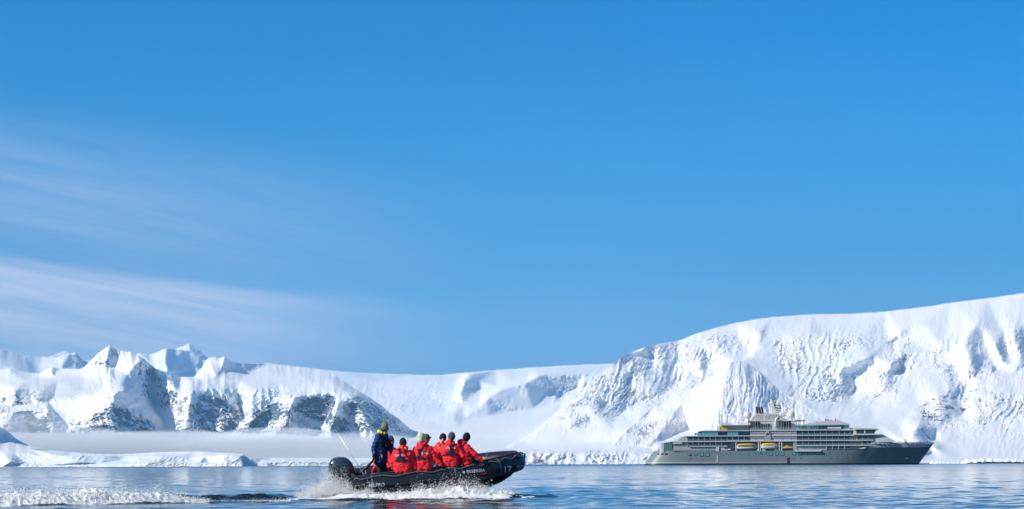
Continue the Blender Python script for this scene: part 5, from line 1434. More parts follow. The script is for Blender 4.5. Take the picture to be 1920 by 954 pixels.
# whip aerial
wa = empty('whip_aerial', at(684.5, 893.5, 56.55))
tag(wa, 'thin pale whip aerial raked back from the near tube beside the outboard motor', 'aerial')
base = at(684.5, 893.5, 56.55)
MB().tube([Vector((0, 0, 0)), at(681, 887, 56.55) - base, at(628, 803, 56.55) - base], [.016, .013, .005], 8).build('rod', M_STEEL, wa, smooth=True)
MB().tube([Vector((0.03, 0, -.06)), Vector((0.01, 0, -.02)), Vector((-.012, 0, .03))], [.10, .05, .022], 12).build('base', M_TUBE2, wa, smooth=True)

bpy.context.view_layer.update()


def bvh_of(objs):
    V = []; Pn = []
    for o in objs:
        o_m = Matrix.Identity(4) if o.parent is None else Matrix.Translation(o.parent.location) @ o.parent.rotation_euler.to_matrix().to_4x4()
        o_m = o_m @ Matrix.Translation(o.location) @ o.rotation_euler.to_matrix().to_4x4()
        k = len(V)
        V += [o_m @ v.co for v in o.data.vertices]
        Pn += [[k + i for i in p.vertices] for p in o.data.polygons]
    return BVHTree.FromPolygons(V, Pn)


CAMP = Vector((0, 0, CAM_H))


def drape(name, me, bvh, mat, parent, off=0.010, thick=0.0, fallback=None, sharp=False):
    """lay a flat mesh drawn in photograph pixels onto a real surface, as paint, print or a strap"""
    inv = (Matrix.Translation(parent.location) @ parent.rotation_euler.to_matrix().to_4x4()).inverted()
    bad = []; pos = []; last = None
    for v in me.vertices:
        tgt = at(v.co.x, v.co.y, 50.0); d = (tgt - CAMP).normalized()
        loc, nrm, i, dist_ = bvh.ray_cast(CAMP, d)
        if loc is None: bad.append(v.index); pos.append((d, None)); continue
        pos.append((d, (loc - CAMP).length - off))
    good = [p[1] for p in pos if p[1] is not None]
    av = sum(good) / len(good) if good else 57.0
    for v, (d, L) in zip(me.vertices, pos):
        v.co = inv @ (CAMP + d * (L if L is not None else av))
    if thick > 0:
        bm = bmesh.new(); bm.from_mesh(me)
        bmesh.ops.solidify(bm, geom=bm.faces[:], thickness=thick)
        bmesh.ops.recalc_face_normals(bm, faces=bm.faces)
        bm.to_mesh(me); bm.free()
    return mesh_obj(name, me, mat, parent)


TMP_SCENE = bpy.data.scenes.new('workbench')


def grown(tmp):
    """mesh of an object after its modifiers, evaluated on its own"""
    TMP_SCENE.collection.objects.link(tmp)
    vl = TMP_SCENE.view_layers[0]; vl.update(); dg = vl.depsgraph
    me = bpy.data.meshes.new_from_object(tmp.evaluated_get(dg), depsgraph=dg)
    bpy.data.objects.remove(tmp)
    return me


def px_text(body, cx, cy, size, angle=0.0, squeeze=1.0, shear=0.0, spacing=1.0, bold=0.0):
    cu = bpy.data.curves.new('t', 'FONT'); cu.body = body; cu.size = size; cu.shear = shear; cu.space_character = spacing; cu.align_x = 'CENTER'; cu.align_y = 'CENTER'; cu.offset = bold; cu.resolution_u = 2
    me = grown(bpy.data.objects.new('t', cu)); bpy.data.curves.remove(cu)
    bm = bmesh.new(); bm.from_mesh(me); bmesh.ops.triangulate(bm, faces=bm.faces[:])
    for _ in range(4):
        es = [e for e in bm.edges if e.calc_length() > 1.5]
        if not es: break
        bmesh.ops.subdivide_edges(bm, edges=es, cuts=1); bmesh.ops.triangulate(bm, faces=bm.faces[:])
    bm.to_mesh(me); bm.free()
    me.transform(Matrix.Translation((cx, cy, 0)) @ Matrix.Rotation(rad(angle), 4, 'Z') @ Matrix.Diagonal((squeeze, -1, 1, 1)))
    return me


def px_poly(polys, maxlen=1.6):
    bm = bmesh.new()
    for poly in polys:
        f = bm.faces.new([bm.verts.new((x, y, 0)) for x, y in poly])
    bmesh.ops.triangulate(bm, faces=bm.faces[:])
    for _ in range(6):
        es = [e for e in bm.edges if e.calc_length() > maxlen]
        if not es: break
        bmesh.ops.subdivide_edges(bm, edges=es, cuts=1)
        bmesh.ops.triangulate(bm, faces=bm.faces[:])
    me = bpy.data.meshes.new('p'); bm.to_mesh(me); bm.free()
    return me


def strip(pts, w):
    """ribbon polygons along a pixel polyline"""
    out = []
    for (x0, y0), (x1, y1) in zip(pts[:-1], pts[1:]):
        L = math.hypot(x1 - x0, y1 - y0); nx, ny = -(y1 - y0) / L * w / 2, (x1 - x0) / L * w / 2
        ex, ey = (x1 - x0) / L * w * .2, (y1 - y0) / L * w * .2
        out.append([(x0 + nx - ex, y0 + ny - ey), (x1 + nx + ex, y1 + ny + ey), (x1 - nx + ex, y1 - ny + ey), (x0 - nx - ex, y0 - ny - ey)])
    return out


BV_T = bvh_of([tube_o])
drape('number', px_text('17', 951.5, 879.5, 15.5, -1.0, 1.0, 0.0, 1.0, 0.35), BV_T, M_LETTER, boat)
drape('lettering', px_text('SILVERSEA', 892, 882.3, 7.4, -4.0, 1.02, 0, 1.0, 0.10), BV_T, M_LETTER, boat)
drape('shell_mark', px_poly([[(868.2, 884), (869.2, 882.3), (870.8, 882.6), (872, 884.6), (870.8, 887), (869, 886.4)]]), BV_T, M_LETTER, boat)
drape('red_patch', px_poly([[(900.0, 885.9), (912.2, 884.4), (912.6, 887.6), (900.4, 889.0)]]), BV_T, M_LETTERRED, boat)
drape('patch_lettering', px_text('EXPEDITION', 906.4, 886.8, 2.1, -6, 0.85), BV_T, M_LETTER, boat, off=.009)
drape('lettering', px_text('MILPRO', 705.5, 909.0, 10.0, -3.2, 0.92, 0.22, 0.95, 0.28), BV_T, M_LETTER, boat)
drape('lettering', px_text('ZODIAC', 694.5, 903.6, 3.2, -3.2, 1.0, 0.2, 1.0), BV_T, M_LETTER, boat)
drape('red_dot', px_poly([[(704.8, 902.2), (706.6, 902), (706.8, 904.2), (705, 904.4)]]), BV_T, M_LETTERRED, boat)
drape('lettering', px_text('Milpro', 974.6, 873.4, 6.2, -14, 0.72, 0.2, 1.0, 0.1), BV_T, M_LETTER, boat)
BV_C = bvh_of([cowl])
drape('red_flash', px_poly([[(652, 874), (657, 872.5), (662, 884), (658, 889), (655, 884)]]), BV_C, simple_mat('dark red decal', (0.25, 0.02, 0.03), 0.35), mot, off=.004)
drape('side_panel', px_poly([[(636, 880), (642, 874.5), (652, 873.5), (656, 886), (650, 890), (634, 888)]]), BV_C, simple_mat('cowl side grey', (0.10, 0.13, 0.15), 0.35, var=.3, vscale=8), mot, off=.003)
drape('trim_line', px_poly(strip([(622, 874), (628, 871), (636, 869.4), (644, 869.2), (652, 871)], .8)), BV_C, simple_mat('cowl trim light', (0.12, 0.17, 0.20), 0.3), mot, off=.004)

# ------------------------------------------------------------------ people
def cloth_mat(name, colr, rough=0.75, bump=0.5, bscale=9.0, var=0.12):
    m, n, b, o = new_mat(name)
    tc = n.n('ShaderNodeTexCoord').outputs['Object']
    f = n.noise(tc, 5.0, 5, 0.6)
    n.set(b.inputs['Base Color'], n.mix(f, (*[c * (1 - var) for c in colr], 1), (*[min(1, c * (1 + var)) for c in colr], 1)))
    b.inputs['Roughness'].default_value = rough; b.inputs['Specular IOR Level'].default_value = 0.25
    mp = n.n('ShaderNodeMapping', i_0=tc); mp.inputs['Scale'].default_value = (1, 1, 1.8)
    h = n.math('ADD', n.noise(mp.outputs[0], bscale, 5, 0.55, 0.7), n.math('MULTIPLY', n.noise(tc, 45, 2, .5), .12))
    n.set(b.inputs['Normal'], n.n('ShaderNodeBump', i_Strength=bump, i_Distance=0.05, i_Height=h).outputs[0])
    return m


M_RJ = cloth_mat('red parka cloth', (0.80, 0.022, 0.040), var=0.08)
M_BJ = cloth_mat('blue jacket cloth', (0.014, 0.042, 0.15))
M_TR = cloth_mat('black trousers cloth', (0.018, 0.019, 0.022))
M_TRG = cloth_mat('grey trousers cloth', (0.10, 0.105, 0.10))
M_BLK = cloth_mat('black knit', (0.012, 0.012, 0.014), bscale=30)
M_NAVY = cloth_mat('navy webbing', (0.012, 0.018, 0.035), bscale=30)
M_GRY = cloth_mat('grey blue knit', (0.06, 0.075, 0.10), bscale=30)
M_CAP = cloth_mat('grey cap cloth', (0.10, 0.10, 0.10), bscale=30)
M_BEIGE = cloth_mat('beige fleece', (0.52, 0.52, 0.38), bscale=16)
M_SKIN = simple_mat('skin', (0.62, 0.33, 0.23), 0.55, var=0.1, vscale=12)
M_SKIND = simple_mat('tanned skin', (0.36, 0.16, 0.10), 0.55, var=0.1, vscale=12)
M_HAIRB = simple_mat('dark beard hair', (0.035, 0.022, 0.016), 0.8)
M_OR = cloth_mat('orange lining', (0.85, 0.17, 0.015)); M_ORY = cloth_mat('amber collar strap', (0.75, 0.27, 0.02)); M_LIME = cloth_mat('lime hood', (0.50, 0.85, 0.03))
M_GLOVEO = cloth_mat('orange glove', (0.36, 0.07, 0.03))
def knit_mat():
    m, n, b, o = new_mat('ribbed olive wool')
    tc = n.n('ShaderNodeTexCoord').outputs['Object']
    w = n.n('ShaderNodeTexWave', i_0=tc, i_Scale=14.0, i_Distortion=2.0, bands_direction='X')
    n.set(b.inputs['Base Color'], n.mix(w.outputs[1], (0.13, 0.12, 0.075, 1), (0.34, 0.31, 0.21, 1))); b.inputs['Roughness'].default_value = 0.95
    n.set(b.inputs['Normal'], n.n('ShaderNodeBump', i_Strength=0.6, i_Distance=0.02, i_Height=w.outputs[1]).outputs[0])
    return m
M_WOOL = knit_mat()


def blob(name, caps, mat, parent, voxel=0.016, fold=0.0, seed=0, smooth=6, origin=None):
    """one continuous skin grown over tapered capsules. caps: (a, b, ra, rb) or (a, a, r, r)"""
    mb = MB()
    for a, c, ra, rb in caps:
        a = Vector(a); c = Vector(c)
        if (a - c).length < 1e-4:
            mb.sphere(a, ra, 16, 10); continue
        mb.tube([a, a.lerp(c, .33), a.lerp(c, .66), c], [ra, ra * .67 + rb * .33, ra * .34 + rb * .66, rb], 16)
        mb.sphere(a, ra, 16, 10); mb.sphere(c, rb, 16, 10)
    me = bpy.data.meshes.new(name); mb.bm.to_mesh(me); mb.bm.free()
    tmp = bpy.data.objects.new('tmp', me)
    r = tmp.modifiers.new('r', 'REMESH'); r.mode = 'VOXEL'; r.voxel_size = voxel; r.use_smooth_shade = True
    s = tmp.modifiers.new('s', 'SMOOTH'); s.factor = 0.5; s.iterations = smooth
    out_ = grown(tmp)
    n_ = len(out_.vertices); co = np.zeros(n_ * 3); out_.vertices.foreach_get('co', co); co = co.reshape(-1, 3)
    if fold > 0:
        nn = np.zeros(n_ * 3); out_.vertices.foreach_get('normal', nn); nn = nn.reshape(-1, 3)
        f1 = ridged(co[:, 0] * 4 + co[:, 1] * 3 + seed, co[:, 2] * 9 + seed, 3, seed=seed % 9) - .45
        f2 = fbm(co[:, 0] * 11 + co[:, 1] * 8 + seed, co[:, 2] * 13, 3, seed=seed % 7)
        co = co + nn * (f1 * fold + f2 * fold * .6)[:, None]
    org = np.array(parent.location if parent is not None else (origin or (0, 0, 0)))
    out_.vertices.foreach_set('co', (co - org).reshape(-1).astype(np.float32)); out_.update()
    out_.name = name
    for p in out_.polygons: p.use_smooth = True
    o = mesh_obj(name, out_, mat, parent)
    if parent is None: o.location = tuple(org)
    return o


def hand_caps(wrist, d, palm_n, s=1.0, curl=0.5):
    """palm, four bent fingers and a thumb leaving the side of the palm"""
    d = Vector(d).normalized(); pn = Vector(palm_n).normalized(); side = d.cross(pn).normalized(); w = Vector(wrist)
    out_ = []
    pl = 0.085 * s
    for k in (-1, -.33, .33, 1): out_.append((w, w + d * pl + side * k * .032 * s, .024 * s, .017 * s))
    for k, L in ((-1, .055), (-.33, .072), (.33, .076), (1, .066)):
        a = w + d * pl + side * k * .034 * s
        m_ = a + (d * math.cos(curl * .6) + pn * math.sin(curl * .6)) * L * .55 * s + side * k * .003
        e = m_ + (d * math.cos(curl * 1.9) + pn * math.sin(curl * 1.9)) * L * .5 * s
        out_ += [(a, m_, .0135 * s, .012 * s), (m_, e, .012 * s, .010 * s)]
    tb = w + d * .025 * s - side * .034 * s; tm = tb + (d * .5 - side * .7 + pn * .35).normalized() * .042 * s; te = tm + (d * .85 + pn * .5).normalized() * .032 * s
    out_ += [(tb, tm, .017 * s, .014 * s), (tm, te, .014 * s, .011 * s)]
    return out_


def person(label, head, face, neck, sh, el_, hd, hip, kn, ft, jacket_mat, trouser_mat, D0, hat, glove_mats=(None, None), seed=1, bulk=1.0, hood='down', skin=None, group=None, torso_w=1.0, head_r=0.105, hand_dir=None, waist=None, collar_up=True):
    """joints are given as (photo px, photo py, metres nearer(-)/farther(+) than D0); face = direction the face points"""
    skin = skin or M_SKIN
    J = lambda p: at(p[0], p[1], D0 + p[2])
    H, Nk, S0, S1, E0, E1, A0, A1, P, K0, K1, F0, F1 = J(head), J(neck), J(sh[0]), J(sh[1]), J(el_[0]), J(el_[1]), J(hd[0]), J(hd[1]), J(hip), J(kn[0]), J(kn[1]), J(ft[0]), J(ft[1])
    face = Vector(face).normalized()
    up = (H - Nk).normalized(); rt = face.cross(up).normalized(); up = rt.cross(face).normalized()
    chest = (S0 + S1) / 2; across = (S1 - S0).normalized()
    # naked body, one surface: head with nose, brow, chin and ears, neck, trunk, limbs
    r = head_r
    caps = [(H + up * .02, H + up * .02, r * .93, r * .93), (H - up * .045 + face * .018, H + up * .02, r * .66, r * .85), (H - up * .095 + face * .055, H - up * .05 + face * .03, r * .30, r * .62),
            (H + face * r * .90 + up * .012, H + face * r * 1.12 - up * .028, .010, .017), (H + face * r * .78 + up * .03 + rt * .03, H + face * r * .78 + up * .03 - rt * .03, .022, .022),
            (H + rt * r * .88 - up * .01, H + rt * r * .95 + up * .02, .016, .014), (H - rt * r * .88 - up * .01, H - rt * r * .95 + up * .02, .016, .014),
            (H + face * r * .80 - up * .062 - rt * .018, H + face * r * .80 - up * .062 + rt * .018, .012, .012),
            (H - up * .06, chest + up * .02, .055, .065), (chest, P, .13, .12), (S0, S1, .065, .065),
            (S0, E0, .055, .042), (E0, A0, .042, .028), (S1, E1, .055, .042), (E1, A1, .042, .028),
            (P, K0, .085, .058), (K0, F0, .056, .038), (P, K1, .085, .058), (K1, F1, .056, .038)]
    hands = []
    for i, (E, A) in enumerate(((E0, A0), (E1, A1))):
        dd = (A - E).normalized() if hand_dir is None or hand_dir[i] is None else Vector(hand_dir[i]).normalized()
        pn = Vector((0, 0, -1)) - dd * dd.dot(Vector((0, 0, -1)))
        pn = pn.normalized() if pn.length > .2 else across.copy()
        hc = hand_caps(A, dd, pn, 1.0, .75); hands.append(hc); caps += hc
    body = blob('person', caps, skin, None, voxel=.0125, smooth=3, origin=tuple(P))
    tag(body, label, 'person', group)
    pr = body
    bpy.context.view_layer.update()
    # eyes and mouth
    for s_ in (-1, 1):
        e = MB().sphere((H + face * r * .865 + up * .012 + rt * s_ * .036) - P, .0125, 8, 6).build('eye', simple_mat('eye dark', (.03, .02, .018), .2) if 'eye dark' not in bpy.data.materials else bpy.data.materials['eye dark'], pr, smooth=True)
    MB().tube([(H + face * r * .93 - up * .062 - rt * .025) - P, (H + face * r * .985 - up * .067) - P, (H + face * r * .93 - up * .062 + rt * .025) - P], [.004, .007, .004], 8).build('mouth', simple_mat('lips', (.38, .10, .09), .5) if 'lips' not in bpy.data.materials else bpy.data.materials['lips'], pr, smooth=True)
    # parka
    fr_ = across.cross(Vector((0, 0, 1))).normalized()
    W_ = waist if waist else .17
    cw = (S1 - S0).length * .5
    low = P + (chest - P) * .02
    jc = [(S0, S1, .105 * bulk, .105 * bulk), (chest - (chest - P) * .12 - across * cw * .62, low - across * .085 * torso_w, .150 * bulk, W_ * bulk), (chest - (chest - P) * .12 + across * cw * .62, low + across * .085 * torso_w, .150 * bulk, W_ * bulk),
          (chest, P + (chest - P) * .3, .16 * bulk, .185 * bulk),
          (S0, E0, .098 * bulk, .082 * bulk), (E0, E0 + (A0 - E0) * .90, .080 * bulk, .056 * bulk), (S1, E1, .098 * bulk, .082 * bulk), (E1, E1 + (A1 - E1) * .90, .080 * bulk, .056 * bulk),
          (chest + up * .02, Nk + up * .01, .10, .085)]
    jk = blob('jacket', jc, jacket_mat, pr, voxel=.0145, fold=.022, seed=seed, smooth=3)
    if hood == 'down':
        bk = -face if abs(face.z) < .8 else fr_
        hc = [(Nk + bk * .07 + rt * .09, Nk + bk * .07 - rt * .09, .075, .075), (Nk + bk * .10 + up * .05, Nk + bk * .08 - up * .09, .075, .095), (Nk + rt * .10 + up * .03, Nk + rt * .06 + face * .08 - up * .02, .045, .045), (Nk - rt * .10 + up * .03, Nk - rt * .06 + face * .08 - up * .02, .045, .045),
              (Nk + rt * .09 + up * .05 + bk * .04, Nk + bk * .12 + up * .07, .05, .055), (Nk - rt * .09 + up * .05 + bk * .04, Nk + bk * .12 + up * .07, .05, .055)]
        hm = blob('hood', hc, jacket_mat, pr, voxel=.014, fold=.015, seed=seed + 3, smooth=3)
    # trousers and boots
    blob('trousers', [(P - across * .05, K0, .115, .082), (K0, F0, .080, .062), (P + across * .05, K1, .115, .082), (K1, F1, .080, .062), (P - across * .06, P + across * .06, .13, .13)], trouser_mat, pr, voxel=.02, fold=.014, seed=seed + 5, smooth=2)
    for F, K in ((F0, K0), (F1, K1)):
        fd = Vector((face.x, face.y, 0)); fd = fd.normalized() if fd.length > .2 else Vector((1, 0, 0))
        blob('boot', [(F + Vector((0, 0, .10)), F, .062, .055), (F + Vector((0, 0, -.02)), F + fd * .16 + Vector((0, 0, -.03)), .05, .042)], M_BLK, pr, voxel=.02, smooth=2)
    # gloves follow the hands
    for i, (E, A) in enumerate(((E0, A0), (E1, A1))):
        gm = glove_mats[i]
        if gm is None: continue
        gc = [(a, b_, ra + .009, rb + .008) for a, b_, ra, rb in hands[i]] + [(A - (A - E).normalized() * .07, A, .045, .034)]
        blob('glove', gc, gm, pr, voxel=.0095, smooth=2)
    # head wear
    if hat[0] == 'beanie':
        blob('beanie', [(H + up * .045 - face * .005, H + up * .045 - face * .005, r * 1.08, r * 1.08), (H + up * .035 - face * .015, H + up * .085 - face * .02, r * 1.06, r * .96), (H + up * .01 - face * .045, H + up * .05 - face * .03, r * .86, r * 1.0)], hat[1], pr, voxel=.012, fold=.004, seed=seed, smooth=2)
    elif hat[0] == 'cap':
        blob('cap', [(H + up * .055, H + up * .055, r * 1.03, r * 1.0), (H + up * .05 + face * .05, H + up * .045 + face * .13, r * .5, r * .28)], hat[1], pr, voxel=.012, smooth=2)
    elif hat[0] == 'hoodhat':
        blob('fleece_hood', [(H + up * .03 - face * .01, H + up * .03 - face * .01, r * 1.22, r * 1.2), (H - up * .07 - face * .02, H + up * .02 - face * .02, r * 1.12, r * 1.22), (H - face * .09 - up * .10, H - face * .03, r * .8, r * 1.05)], hat[1], pr, voxel=.013, fold=.012, seed=seed, smooth=2)
    elif hat[0] == 'pointed':
        blob('woolly_hat', [(H + up * .035, H + up * .035, r * 1.12, r * 1.1), (H + up * .05, H + up * .20 - face * .02, r * 1.04, r * .30), (H + up * .20 - face * .02, H + up * .235 - face * .025, r * .28, r * .16)], hat[1], pr, voxel=.012, fold=.004, seed=seed, smooth=2)
    return body, jk, dict(H=H, P=P, up=up, face=face, rt=rt, Nk=Nk, S0=S0, S1=S1)


GRP = None
# helmsman standing at the tiller
drv, dj, dv = person('helmsman standing at the tiller in a blue jacket and pointed olive woolly hat',
    head=(721, 802.0, 0), face=(1, -.12, -.05), neck=(717, 811, 0), sh=((709, 818, -.17), (722, 817, .19)), el_=((700.5, 839, -.25), (733, 838, .20)), hd=((703.5, 860.5, -.22), (733, 848, -.02)),
    hip=(714, 864, 0), kn=((712, 884, -.10), (723, 884, .10)), ft=((711, 904, -.10), (724, 904, .12)), jacket_mat=M_BJ, trouser_mat=M_TR, D0=57.35, hat=('pointed', M_WOOL), glove_mats=(M_GLOVEO, M_BLK), seed=3, bulk=1.0, hood='none', skin=M_SKIND, waist=.165, hand_dir=((-.35, 0, -.8), (.6, -.4, 0)))
def add_caps(name, caps, mat, body, **k):
    return blob(name, caps, mat, body, **k)
Hh, up, fc, rt, Nk = dv['H'], dv['up'], dv['face'], dv['rt'], dv['Nk']
add_caps('beard', [(Hh - up * .10 + fc * .055, Hh - up * .085 + fc * .065, .034, .036), (Hh - up * .05 - rt * .070 - fc * .01, Hh - up * .095 + fc * .04, .026, .030), (Hh - up * .05 + rt * .070 - fc * .01, Hh - up * .095 + fc * .04, .026, .030), (Hh + up * .0 + fc * -.045, Hh - up * .05 - fc * .045, .075, .065)], M_HAIRB, drv, voxel=.011, smooth=2)
add_caps('sunglasses', [(Hh + fc * .092 + up * .016 + rt * .035, Hh + fc * .098 + up * .014 + rt * .015, .022, .02), (Hh + fc * .092 + up * .016 - rt * .035, Hh + fc * .098 + up * .014 - rt * .015, .022, .02), (Hh + rt * .10 + up * .02, Hh + fc * .09 + up * .018 + rt * .05, .008, .010), (Hh - rt * .10 + up * .02, Hh + fc * .09 + up * .018 - rt * .05, .008, .010)], simple_mat('black lens', (.006, .006, .008), .12), drv, voxel=.008, smooth=1)
add_caps('collar', [(Nk - fc * .10 + up * .02, Nk - fc * .115 + up * .045, .055, .05), (Nk - fc * .09 + rt * .08 + up * .03, Nk + rt * .09, .045, .04), (Nk - fc * .09 - rt * .08 + up * .03, Nk - rt * .09, .045, .04), (Nk + rt * .07 + fc * .08 - up * .01, Nk - rt * .07 + fc * .08 - up * .01, .035, .035)], M_LIME, drv, voxel=.012, fold=.008, smooth=2)
add_caps('hood_lining', [(Nk - fc * .05 + rt * .10 - up * .01, Nk + fc * .02 + rt * .10 - up * .10, .045, .035), (Nk - fc * .08 + rt * .09 + up * .01, Nk - fc * .03 + rt * .11 - up * .05, .04, .04)], M_OR, drv, voxel=.012, smooth=2)
bd = bvh_of([dj])
drape('harness', px_poly([[(712, 816), (716, 815), (722, 822), (728, 822), (732, 830), (732, 838), (722, 839), (719, 833), (712, 840), (708, 838), (716, 829), (715, 822)]]), bd, M_NAVY, drv, off=.02, thick=.012)
drape('chest_bag', px_poly([[(722.5, 829), (729.5, 827), (732.5, 831), (731, 838), (724, 838.5), (721.5, 834)]]), bd, M_BLK, drv, off=.07, thick=.06)
drape('sleeve_cuff', px_poly([[(697.5, 853), (706, 851.5), (707, 859), (699, 860.5)]]), bd, M_BLK, drv, off=.012, thick=.008)
drape('blue_cord', px_poly(strip([(707, 841), (712, 846), (716, 844), (719, 838)], .9)), bd, simple_mat('bright blue cord', (.02, .22, .65), .5), drv, off=.02, thick=.01)
drape('yellow_tag', px_poly([[(714, 851.5), (716.4, 851), (717.6, 856.5), (715.4, 857.6)]]), bd, simple_mat('yellow tag', (.85, .62, .03), .5), drv, off=.03, thick=.012)
drape('grey_strap', px_poly(strip([(714, 852), (715, 846), (716, 838)], 1.1)), bd, M_TRG, drv, off=.024, thick=.01)
drape('sleeve_patch', px_poly([[(700, 844.5), (702.4, 844), (702.8, 848.5), (700.6, 849)]]), bd, simple_mat('patch', (.45, .30, .26), .7), drv, off=.008, thick=.004)


def harness(body, jk, top, split, low, side_l, side_r, belt_y, tw=3.2, extra=None, textat=None, tx=None, tang=0, tsize=4.3, tsq=.95):
    bv = bvh_of([jk])
    (tx0, ty0), (mx, my), (bx0, bx1, by) = top, split, low
    polys = [[(tx0 - 5, ty0), (tx0 + 5, ty0), (mx + 2.2, my - 3), (mx + 1.4, my + 1.5), (bx1, by), (bx1 - 3.5, by + 1.8), (bx0 + 3.5, by + 1.8), (bx0, by), (mx - 1.4, my + 1.5), (mx - 2.2, my - 3)]]
    polys += strip([(side_l, belt_y + .6), (bx0 + 3, by + .6), (bx1 - 3, by + .4), (side_r, belt_y)], 2.3)
    drape('harness', px_poly(polys), bv, M_NAVY, body, off=.016, thick=.010)
    if extra: drape('strap', px_poly(strip(extra, 1.2)), bv, M_BLK, body, off=.026, thick=.010)
    if tx: drape('lettering', px_text('SILVERSEA', tx[0], tx[1], tsize, tang, tsq, 0, 1.0, .06), bv, simple_mat('print white', (.75, .70, .70), .6) if 'print white' not in bpy.data.materials else bpy.data.materials['print white'], body, off=.008)


Yv = Vector((0, 1, 0))
# seen from behind on the near tube
p2, j2, v2 = person('passenger in red parka and black hat, back turned, seated nearest the helmsman',
    head=(756, 831.5, -.02), face=(.25, 1, -.1), neck=(757, 841, 0), sh=((742, 849, 0), (769, 849.5, 0)), el_=((736.5, 865, .02), (777, 868, .02)), hd=((737.5, 879, .14), (778.5, 882, .02)), hip=(755, 880, .02), kn=((746, 880, .50), (764, 880, .50)), ft=((746, 900, .55), (764, 900, .55)),
    jacket_mat=M_RJ, trouser_mat=M_TRG, D0=56.75, hat=('beanie', M_BLK), glove_mats=(M_BLK, M_BLK), seed=11, bulk=1.08, hand_dir=(None, (.3, 0, -.8)))
harness(p2, j2, (751, 839.5), (750, 851), (740, 763, 862.5), 740, 768, 863, extra=[(752, 838), (760, 850), (768, 862)], tx=(749.5, 852.8), tang=0, tsize=4.3)
bv = bvh_of([j2]); 
drape('orange_piping', px_poly(strip([(750, 837.5), (758, 838.5), (765, 841.5)], 1.1)), bvh_of([j2] + [c for c in p2.children if c.name.startswith('hood')]), M_ORY, p2, off=.012, thick=.008)
p3, j3, v3 = person('passenger in red parka with beige fleece hood up, second seated back from the helmsman',
    head=(789.5, 820, 0), face=(.3, 1, -.1), neck=(791.5, 833, 0), sh=((780, 843, 0), (806, 842, 0)), el_=((777.5, 860, .1), (816, 858, -.02)), hd=((781, 874, .25), (827.5, 871, -.04)), hip=(794, 876, .02), kn=((788, 876, .50), (804, 876, .50)), ft=((788, 896, .55), (804, 896, .55)),
    jacket_mat=M_RJ, trouser_mat=M_TR, D0=56.85, hat=('hoodhat', M_BEIGE), glove_mats=(M_BLK, M_BLK), seed=17, bulk=1.08, hand_dir=(None, (.7, 0, -.5)))
harness(p3, j3, (787, 841), (786.5, 851), (778, 797, 858.5), 777, 806, 858.2, tx=(793.5, 849), tang=0, tsize=4.3)
p6, j6, v6 = person('passenger in red parka and grey blue beanie, back turned, between the two black beanies',
    head=(846.5, 820.5, 0), face=(.2, 1, -.1), neck=(845, 831, 0), sh=((832.5, 838.5, 0), (858, 837.5, 0)), el_=((825, 855, 0), (868.5, 853, -.05)), hd=((828, 869, .12), (882, 860, -.02)), hip=(844.5, 868, .02), kn=((838, 869, .50), (854, 869, .50)), ft=((838, 890, .55), (854, 890, .55)),
    jacket_mat=M_RJ, trouser_mat=M_TR, D0=57.0, hat=('beanie', M_GRY), glove_mats=(M_BLK, M_BLK), seed=23, bulk=1.10)
harness(p6, j6, (845.5, 828.5), (845.3, 840.5), (834, 856, 850.6), 829.5, 858, 851.8, tx=(844.5, 838.8), tang=1, tsize=4.4)
p7, j7, v7 = person('passenger in round black beanie nearest the bow, arm stretched to the near rope',
    head=(874.5, 821, .0), face=(.85, .75, -.15), neck=(868.5, 830, 0), sh=((865, 839, .14), (876, 838, -.12)), el_=((878, 852, .20), (891, 851, -.14)), hd=((890, 862, .12), (905, 863, -.12)), hip=(873, 870, 0), kn=((889, 871, .16), (888, 872, -.05)), ft=((891, 892, .22), (890, 893, .0)),
    jacket_mat=M_RJ, trouser_mat=M_TR, D0=57.2, hat=('beanie', M_BLK), glove_mats=(M_BLK, M_BLK), seed=31, bulk=1.02, hand_dir=((.8, 0, -.4), (.8, -.1, -.55)))
bv7 = bvh_of([j7])
drape('harness', px_poly(strip([(864, 834), (868, 846), (873, 853), (881, 857), (886, 861)], 3.0)), bv7, M_NAVY, p7, off=.014, thick=.01)
drape('lettering', px_text('SEA', 868.5, 842.5, 4.2, 28, .9), bv7, bpy.data.materials['print white'], p7, off=.008)
# on the far tube, facing us or the bow
p1, j1, v1 = person('passenger in dark beanie and black scarf, half hidden behind the standing helmsman',
    head=(732.5, 826.5, 0), face=(.9, -.35, 0), neck=(730, 838, 0), sh=((726, 846, .05), (742, 846, .02)), el_=((712, 862, .0), (744, 862, -.05)), hd=((701, 878, -.02), (741, 874, -.2)), hip=(735, 874, 0), kn=((741, 878, -.45), (731, 880, -.45)), ft=((744, 898, -.5), (731, 898, -.5)),
    jacket_mat=M_RJ, trouser_mat=M_TRG, D0=58.15, hat=('beanie', M_GRY), glove_mats=(M_RJ, M_BLK), seed=37, bulk=1.0)
add_caps('scarf', [(v1['Nk'] + v1['face'] * .04, v1['H'] - v1['up'] * .11 + v1['face'] * .03, .085, .075), (v1['Nk'] - v1['up'] * .08 + v1['face'] * .07, v1['Nk'] + v1['face'] * .03, .09, .08)], M_BLK, p1, voxel=.012, fold=.01, smooth=2)
p4, j4, v4 = person('passenger in grey cap facing the bow, mostly hidden behind the beige fleece hood',
    head=(799, 822, 0), face=(1, -.15, -.05), neck=(797, 833, 0), sh=((790, 841, -.1), (802, 841, .1)), el_=((792, 858, -.2), (806, 858, 0)), hd=((800, 868, -.3), (812, 868, -.2)), hip=(797, 872, 0), kn=((806, 876, -.4), (799, 876, -.4)), ft=((808, 895, -.45), (799, 895, -.45)),
    jacket_mat=M_RJ, trouser_mat=M_TR, D0=58.2, hat=('cap', M_CAP), glove_mats=(M_BLK, M_BLK), seed=41, bulk=1.0, skin=M_SKIND)
